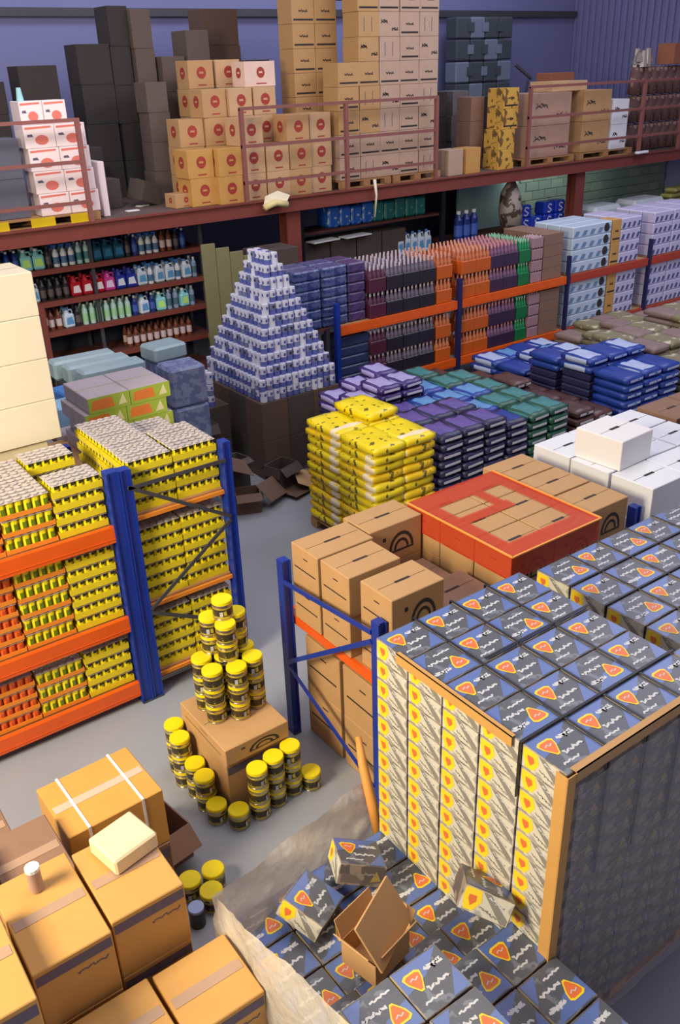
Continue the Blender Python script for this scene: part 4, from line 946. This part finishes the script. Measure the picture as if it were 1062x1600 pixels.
for z, nm, cs_ in rows:
    x = 3.30 if nm == 'top' else (3.72 if nm == 'middle' else 4.12)
    if nm == 'lower': x = 5.3
    cnt = {}
    for q, c in enumerate(cs_):
        wd = .165 if c in ('aqua', 'dark teal', 'red', 'magenta', 'royal blue', 'pale') else .104
        cnt[c] = cnt.get(c, 0)+1
        for jr in range(2):
            if x+wd > 6.66: continue
            put(kinds[c], 'bottle', f'{c} plastic bottle, {nm} shelf under mezzanine, {o_(cnt[c]-1)} {c} one from left, {["front", "back"][jr]}', 'bottle', (x+wd/2, 13.05+jr*.15, z), random.uniform(-.15, .15), f'bottles on the {nm} shelf under the mezzanine', (1, 1, 1.08))
        x += wd+.012
# shelf further right under the mezzanine: blue and green packs
S2 = put([], 'shelving', 'short dark shelf of blue and green packs behind the column', 'shelving', (0, 0, 0))
for z in (2.28, 1.6): obj('shelf_board', MB().box(8.6, 11.8, 13.0, 13.6, z-.04, z, wood_d), S2)
for x in (8.63, 11.86):
    for y in (12.98, 13.56): obj('upright', MB().box(x-.05, x+.05, y-.03, y+.03, 0, 2.8, strapm), S2)
for i in range(9):
    c, mm = (('bright blue', mat('bright_blue_pack', (40, 110, 220), .35, spots=(190, 210, 240, .6), spotscale=10)) if i < 4 else ('sea green', mat('sea_green_pack', (30, 120, 120), .35, spots=(110, 170, 160, .62), spotscale=10)))
    w = .24
    put(MB().rbox(-w/2, w/2, -.2, .2, 0, .36-.02*(i % 3), mm, .03).mesh('pack'), 'soft_pack', f'{c} soft pack on the short shelf, {o_(i if i < 4 else i-4)} {c} one from left', 'pack', (9.42+i*.25, 13.28, 2.282), random.uniform(-.06, .06), 'soft packs on the short shelf')
for i in range(5): put(kinds['pale'], 'bottle', f'pale blue jug under the short shelf, {o_(i)} from the left', 'bottle', (10.9+i*.17, 13.1, 1.602), 0, 'pale blue jugs under the short shelf', (1, 1, 1.5))
for i in range(4): put(carton(.55, .5, .5, cardd, '', slot=False), 'carton', f'dark carton under the short shelf, {o_(i)} from the left', 'carton', (9.0+i*.58, 13.3, 1.602), 0, 'dark cartons under the short shelf')
for i, x in enumerate((9.1, 9.8)): put(MB().rbox(-.3, .3, -.12, .12, 0, .02, white, .004).mesh('white_sheet'), 'white_sheet', f'white sheet jutting out over a dark carton, {["left", "right"][i]}', 'sheet', (x, 13.0, 2.104), .1)
for i in range(3):
    put(kinds['navy'], 'bottle', f'tall blue bottle right of the black post, {o_(i)} from left', 'bottle', (12.2+i*.2, 12.9, 1.72), 0, None, (2, 2, 2))
rk = put([], 'trestle', 'dark bench under the blue water packs', 'bench', (0, 0, 0))
obj('tabletop', MB().box(12.0, 15.05, 12.7, 13.6, 1.68, 1.72, wood_d), rk)
for x in (12.1, 15.0):
    for y in (12.8, 13.5): obj('leg', MB().box(x-.04, x+.04, y-.04, y+.04, 0, 1.68, dark_st), rk)
wp = mat('water_pack_blue', (30, 56, 170), .3)
b = MB(); b.rbox(-.16, .16, -.14, .14, 0, .24, wp, .03); fr = frame_front(-.16, .16, -.14, 0, .24); p = MB(); p.stroke(fr, [(.7, .75), (.45, .85), (.32, .65), (.5, .5), (.68, .36), (.5, .18), (.3, .26)], .028, script_w)
WP = [('body', b.mesh('body')), ('print', p.mesh('print'))]
for i in range(4):
    for k in range(2 if i != 1 else 1): put(WP, 'water_pack', f'blue pack with white curl, {o_(i)} from the left, {["lower", "upper"][k]}', 'pack', (13.98+i*.335, 12.95, 1.722+k*.243), random.uniform(-.1, .1), 'blue packs with a white curl')
hb = MB(); hb.tube([(13.45, 12.75, 2.86), (13.45, 12.75, 2.75), (13.42, 12.75, 2.5), (13.45, 12.75, 2.2), (13.5, 12.75, 1.8)], [.03, .06, .2, .24, .2], mat('mottled_bag', (160, 150, 140), .5, spots=(80, 62, 54, .5), spotscale=6), 10)
setp(obj('hanging_bag', hb), 'mottled cream and brown bag hanging from the mezzanine beam', 'bag')
for i, (x, w) in enumerate(((16.2, .9), (17.6, 1.1))):
    put(MB().rbox(-w/2, w/2, -.3, .3, 0, .25, mat('pale_crumpled', (190, 200, 206), .5), .08).mesh('bundle'), 'white_bundle', f'pale bundle behind the lavender cases, {["left", "right"][i]}', 'bundle', (x, 12.8, 1.75), 0)
obj_b = put([], 'trestle', 'bench before the block wall under pale bundles', 'bench', (0, 0, 0)); obj('tabletop', MB().box(15.6, 19.8, 12.6, 13.2, 1.71, 1.745, wood_d), obj_b)
for x in (15.7, 19.7): obj('leg', MB().box(x-.04, x+.04, 12.7, 13.1, 0, 1.71, dark_st), obj_b)
for i in range(3): put(MB().rbox(-.4, .4, -.15, .15, 0, .1, mat('khaki_roll', (150, 144, 80), .6), .04).mesh('roll'), 'folded_tarp', f'khaki folded tarp near the block wall, {o_(i)} from bottom', 'tarp', (18.9+.1*i, 12.9, 1.95+.12*i-.2+.0), .1*i, 'khaki folded tarps')
# ================================================================== ON THE MEZZANINE
DZ = 2.952
def ypal():
    r = pallet(3.3, 5.0, 12.62, 13.5, DZ, 'yellow-fronted pallet under the white and red cartons')
    yp = mat('yellow_paint', (240, 206, 20), .5)
    for x in (-.62, .02, .58): obj('painted_block', MB().box(x-.17, x+.17, -.445, -.44, 0, .13, yp), r)
    return r
ypal()
wr = mat('pink_white_card', (240, 222, 220), .5, noise=.04)
def redwhite(w, d, h):
    b = MB(); b.rbox(-w/2, w/2, -d/2, d/2, 0, h, wr, .005); p = MB(); F = frame_front(-w/2, w/2, -d/2, 0, h)
    p.patch(F, [(.55+.22*math.cos(2*PI*i/12), .35+.22*math.sin(2*PI*i/12)) for i in range(12)], mat('coral_print', (222, 120, 104), .5)); p.patch(F, [(.05, .82), (.9, .86), (.9, .94), (.05, .92)], MATS['coral_print'])
    p.patch(F, [(.1, .5), (.3, .5), (.25, .62), (.1, .6)], inkb)
    return [('body', b.mesh('body')), ('print', p.mesh('print'))]
RW = redwhite(.42, .36, .285); RW2 = redwhite(.31, .34, .285)
for k in range(4):
    for i in range(2): put(RW, 'carton', f'white and coral carton behind the left rail, {["left", "right"][i]}, {layer(k, 5)}', 'carton', (4.40+i*.43-.02*k, 12.86, DZ+.135+k*.288), random.uniform(-.02, .02), 'white and coral cartons behind the left rail')
for i in range(2): put(RW2, 'carton', f'white and coral carton crowning its stack, {["left", "right"][i]}', 'carton', (4.30+i*.32, 12.9, DZ+.135+4*.288), 0, 'white and coral cartons behind the left rail')
for i in range(2): put(carton(.42, .4, .5, mat('slate_card', (92, 92, 106), .7), '', slot=False), 'carton', f'slate grey carton left of the coral cartons, {["lower", "upper"][i]}', 'carton', (3.85, 12.95, DZ+.135+i*.503), 0)
put(MB().cyl(0, 0, 0, .16, .05, mat('aqua_bag', (150, 200, 206), .4), 10, r1=.03).mesh('bottle'), 'bottle', 'small aqua bottle on top of the coral cartons', 'bottle', (4.22, 12.85, DZ+.135+5*.288), 0)
put(MB().rbox(-.05, .05, -.2, .2, 0, .75, wr, .01).mesh('carton'), 'carton', 'narrow white carton on end behind the rail corner', 'carton', (5.22, 13.1, DZ), 0)
dk2 = mat('black_brown_card', (56, 48, 46), .8); dk3 = mat('grey_brown_card', (98, 84, 78), .8)
def col(x, y, w, d, h, n, mm, mk, lab, grp, z=DZ):
    for k in range(n): put(carton(w, d, h, mm, mk, slot=False), 'carton', f'{lab}, {layer(k, n)}', 'carton', (x+random.uniform(-.015, .015), y, z+k*(h+.002)), random.uniform(-.02, .02), grp)
G = 'dark cartons at the back of the mezzanine'
col(6.15, 15.1, .55, .5, .57, 4, dk2, '', 'dark carton stack behind coral cartons, left of tall column', G)
col(6.62, 15.1, .34, .5, .56, 5, dk2, '', 'tall dark carton column reaching the wall girt', G); col(6.98, 15.0, .34, .5, .55, 5, dk3, '', 'grey-brown carton column beside the tall dark one', G)
col(6.75, 14.2, .36, .4, .43, 4, dk3, '', 'grey-brown carton stack before the tall column', G)
col(7.42, 14.9, .42, .5, .52, 4, dk3, '', 'grey-brown carton stack left of the emblem cartons', G); col(7.88, 14.9, .42, .5, .49, 5, dk3, '', 'higher grey-brown stack left of emblem cartons', G)
col(5.2, 15.0, .6, .5, .50, 4, dk2, '', 'dark carton stack seen over coral cartons', G); col(4.4, 15.2, .6, .5, .45, 4, dk2, '', 'leftmost dark carton stack on the mezzanine', G)
col(5.60, 13.85, .38, .4, .42, 1, cardd, '', 'single dark carton on deck behind the rail corner', G); col(5.55, 14.4, .5, .4, .42, 2, dk2, '', 'low dark carton pair behind the rail corner', G)
col(8.75, 15.6, .7, .5, .56, 5, mat('dusk_card', (96, 74, 62), .8), '', 'dusky brown column between emblem pile and wall', G); col(9.4, 15.4, .4, .4, .5, 4, dk2, '', 'dark stack behind the emblem cartons', G)
put(carton(.4, .34, .3, cardd, 't', slot=False, tapem=mat('grey_tape', (150, 140, 136), .3)), 'carton', 'tilted dark carton with shiny tape lying on the deck', 'carton', (6.12, 13.6, DZ+.06), 0, None, None, (.1, .3, .3))
put(carton(.36, .3, .2, card, 'e', slot=False), 'carton', 'small tan carton with red emblem alone on deck', 'carton', (6.46, 13.0, DZ), .1)
for i in range(2): put(MB().rbox(-.1, .1, -.05, .05, 0, .015, white, .003).mesh('litter'), 'paper_scrap', f'white paper scrap on the deck, {["left", "right"][i]}', 'paper', (5.72+i*.35, 13.15+.4*i, DZ), .3*i)
G = 'red emblem cartons on the mezzanine'
hh = .40
for (x, y, n, w, mm, nm) in ((6.75, 12.98, 2, .44, card3, 'far left front'), (7.19, 12.86, 2, .42, card3, 'left front by the rail post'), (6.9, 13.5, 3, .42, card, 'left, second row'), (7.34, 13.45, 4, .42, card, 'middle left, second row'), (7.63, 12.9, 3, .42, card2, 'middle front'),
                          (7.78, 13.4, 4, .42, card2, 'middle, second row'), (8.06, 12.9, 2, .42, card2, 'right of the middle front'), (8.20, 13.4, 4, .40, card2, 'right, second row'), (8.50, 12.9, 3, .42, card, 'right front'), (8.94, 12.95, 3, .42, card2, 'far right front'), (7.45, 14.0, 5, .44, card, 'third row left'), (7.95, 14.0, 5, .44, card2, 'third row right')):
    for k in range(n): put(carton(w, .42, hh-.0, mm, 'e', slot=False), 'carton', f'red emblem carton, {nm} stack, {layer(k, n)}', 'carton', (x+random.uniform(-.02, .02), y, DZ+k*(hh+.002)), random.uniform(-.03, .03), G)
put(carton(.56, .4, .36, mat('pinkish_card', (226, 196, 180), .6), 'e', slot=False), 'carton', 'wide pale carton with red emblem crowning the emblem pile', 'carton', (8.22, 13.5, DZ+4*.402), 0)
# tall tan tower on pallets
pallet(9.3, 10.35, 12.66, 13.5, DZ, 'pallet under the left half of tan tower'); pallet(10.42, 11.5, 12.66, 13.5, DZ, 'pallet under the right half of tan tower')
G = 'cartons of the tall tan tower'
tanp = mat('tower_card', (182, 154, 132), .65); tany = mat('tower_amber_card', (184, 144, 94), .65)
for i in range(5):
    x = 9.50+i*.43
    n = 5 if i == 0 else 9
    for k in range(n):
        put(carton(.42, .42, .352, tanp if (i > 1 or k < 2) else tany, ('k', 'w', 'v')[(i*2+k*3+i*k) % 3] if k > 1 or i else 'k', slot=False), 'carton', f'tan tower carton, front row, {o_(i)} column from left, {layer(k, n)}', 'carton', (x+random.uniform(-.01, .01), 12.9, DZ+.135+k*.355), random.uniform(-.012, .012), G)
for i in range(4):
    x = 9.15+i*.44
    for k in range(10):
        if i > 1 and k < 8: continue
        put(carton(.43, .42, .352, tany, 'k', slot=False), 'carton', f'tan tower carton, back row, {o_(i)} column from left, {layer(k, 10)}', 'carton', (x, 13.6, DZ+k*.355), 0, G)
for x, c, q in ((11.92, tanp, 'left'), (12.36, card3, 'right')): put(carton(.38, .36, .44, c, '', slot=False), 'carton', f'{"tan" if q == "left" else "amber"} carton on deck right of the tower', 'carton', (x, 12.9, DZ), .05)
col(11.95, 14.2, .5, .5, .5, 2, mat('moss_card', (84, 86, 76), .8), '', 'moss grey carton stack right of the tower', 'moss grey cartons'); col(12.75, 14.4, .5, .5, .45, 3, dk2, '', 'dark carton stack right of the tower', 'dark cartons right of tower')
col(13.35, 14.4, .42, .5, .45, 3, mat('greyish_card', (110, 104, 104), .8), '', 'greyish carton stack before the dark wall goods', 'greyish cartons'); 
G = 'amber speckled cartons left of the right rail'
for k in range(4): put(carton(.42, .4, .35, mat('amber_speckle', (206, 160, 70), .6, spots=(110, 84, 40, .56), spotscale=9), 'k' if k > 1 else '', slot=False), 'carton', f'amber speckled carton beside the right rail, {layer(k, 4)}', 'carton', (13.28-(.06 if k < 2 else 0), 12.92, DZ+k*.352), .02*k, G)
for k in range(3): put(carton(.34, .4, .42, cardm, '', slot=False), 'carton', f'brown carton behind the amber speckled ones, {layer(k, 3)}', 'carton', (13.0, 13.5, DZ+k*.422), 0)
pallet(13.75, 15.15, 12.7, 13.5, DZ, 'pallet under two big mauve tan cartons'); pallet(15.3, 17.0, 12.7, 13.5, DZ, 'pallet under the tan and white cartons')
mt = mat('mauve_tan_card', (176, 142, 122), .65)
for k in range(2):
    put(carton(1.12, .7, .57, mt, 'w', slot=False), 'carton', f'wide mauve tan carton on pallet, {["lower", "upper"][k]}', 'carton', (14.42, 13.08, DZ+.135+k*.575), 0)
    put(carton(.84, .7, .57, card, 'w', slot=False), 'carton', f'tan carton beside the wide mauve one, {["lower", "upper"][k]}', 'carton', (15.78, 13.08, DZ+.135+k*.575), 0)
    put(carton(.5, .6, .47, whitef, 'w', slot=False), 'carton', f'white carton with dark script, {["lower", "upper"][k]}', 'carton', (16.52, 13.02, DZ+.135+k*.475), 0)
put(carton(1.0, .6, .18, card2, '', slot=False), 'carton', 'flat tan carton lying across the pallet cartons', 'carton', (15.05, 13.15, DZ+.135+1.15), 0)
# woven rolls at the right end
rm = mat('woven_brown', (96, 66, 60), .7, spots=(150, 120, 108, .55), spotscale=7)
for r_ in range(3):
    for i in range(7):
        b = MB(); b.tube([(0, 0, 0), (.06, 0, .52)], .13, rm, 10)
        put(b.mesh('woven_roll'), 'woven_roll', f'speckled brown roll, {o_(i)} from the left, {["bottom", "middle", "top"][r_]} row', 'roll', (17.35+i*.28, 13.1, DZ+.02+r_*.55), 0, 'speckled brown rolls at the right')
mr = mat('russet_card', (150, 92, 66), .7)
put(carton(.75, .4, .42, mr, '', slot=False), 'carton', 'russet carton behind the flat tan one on the mezzanine', 'carton', (15.9, 14.0, DZ+1.18), .05)
col(15.9, 14.0, .9, .6, .585, 2, cardm, '', 'brown carton under the russet one', 'brown cartons under the russet one')
put(carton(.5, .4, .4, mr, '', slot=False), 'carton', 'pink-brown carton right of the foil bundle', 'carton', (18.55, 13.1, DZ+1.68), .1)
fb = MB(); 
for i in range(9):
    a = i*.7; fb.cyl(.16*math.cos(a), .1*math.sin(a), .05+.05*(i % 3), .28+.04*(i % 4), .10, mat('foil', (190, 180, 170), .15, metal=.8), 8, r1=.06)
put(fb.mesh('foil_bundle'), 'foil_bundle', 'shiny foil-wrapped bundle on top of the brown rolls', 'bundle', (17.55, 13.1, DZ+1.60), 0)
# dark wall goods with pale patterned tiles (hanging sample sheets)
pm = mat('moss_plate', (70, 78, 84), .7); sp = mat('pale_plate', (120, 130, 146), .6)
r = put([], 'patterned_pack_stack', 'stack of pale and dark patterned packs by the back wall', 'pack stack', (17.1, 17.5, DZ))
for k in range(6):
    for i in range(4): obj('pack', MB().rbox(-.95+i*.47, -.5+i*.47, -.2, .2, k*.47, k*.47+.45, pm if (i+k) % 3 else sp, .03), r)
for k in range(3):
    for i in range(3):
        q = obj('pattern', MB().rbox(-.6+i*.47, -.4+i*.47, -.215, -.205, 1.55+k*.47, 1.75+k*.47, sp if (i+k) % 2 else pm, .003), r)
sc_ = MB(); sc_.tube([(16.0, 14.0, 4.75), (15.7, 14.0, 4.9), (15.3, 14.0, 5.1)], .03, dark_st, 6)
col(15.0, 14.6, .8, .6, .6, 2, dk2, '', 'dark carton stack behind the wide mauve cartons', 'dark cartons behind the mauve ones')
sc2 = MB(); sc2.bar((0, 0, 0), (-.5, 0, .28), .05, dark_st); sc2.bar((-.1, 0, -.02), (-.15, 0, -.3), .04, dark_st)
put(sc2.mesh('scrap_arm'), 'metal_arm', 'dark metal arm sticking up behind the russet carton', 'scrap', (15.5, 14.3, DZ+1.5), 0)
ct = MB(); ct.add([(-.2, 0, 0), (.2, -.03, .02), (.3, -.02, .16), (.1, .02, .24), (-.15, 0, .18)], [(0, 1, 2, 3, 4)], cream); ct.tube([(-.2, -.04, .02), (0, -.06, .08), (.22, -.04, .03)], .05, mat('cream_cloth', (226, 210, 150), .7), 8)
put(ct.mesh('cloth'), 'cloth_bundle', 'cream crumpled bag caught on the deck edge by the rail', 'bag', (7.75, 12.38, 2.86), 0)
cb2 = MB(); cb2.tube([(0, 0, .25), (.02, -.02, 0), (-.01, -.01, -.35)], [.03, .02, .012], cream, 6)
put(cb2.mesh('rag'), 'rag_strip', 'cream rag strip hanging from the deck beside the tower pallet', 'rag', (9.75, 12.36, 2.85), 0)
put(MB().rbox(-.2, .2, -.05, .05, 0, .05, whitef, .015).mesh('scrap'), 'white_scrap', 'white plastic scrap on the deck edge by the rolls', 'scrap', (16.85, 12.34, 2.985), .1)
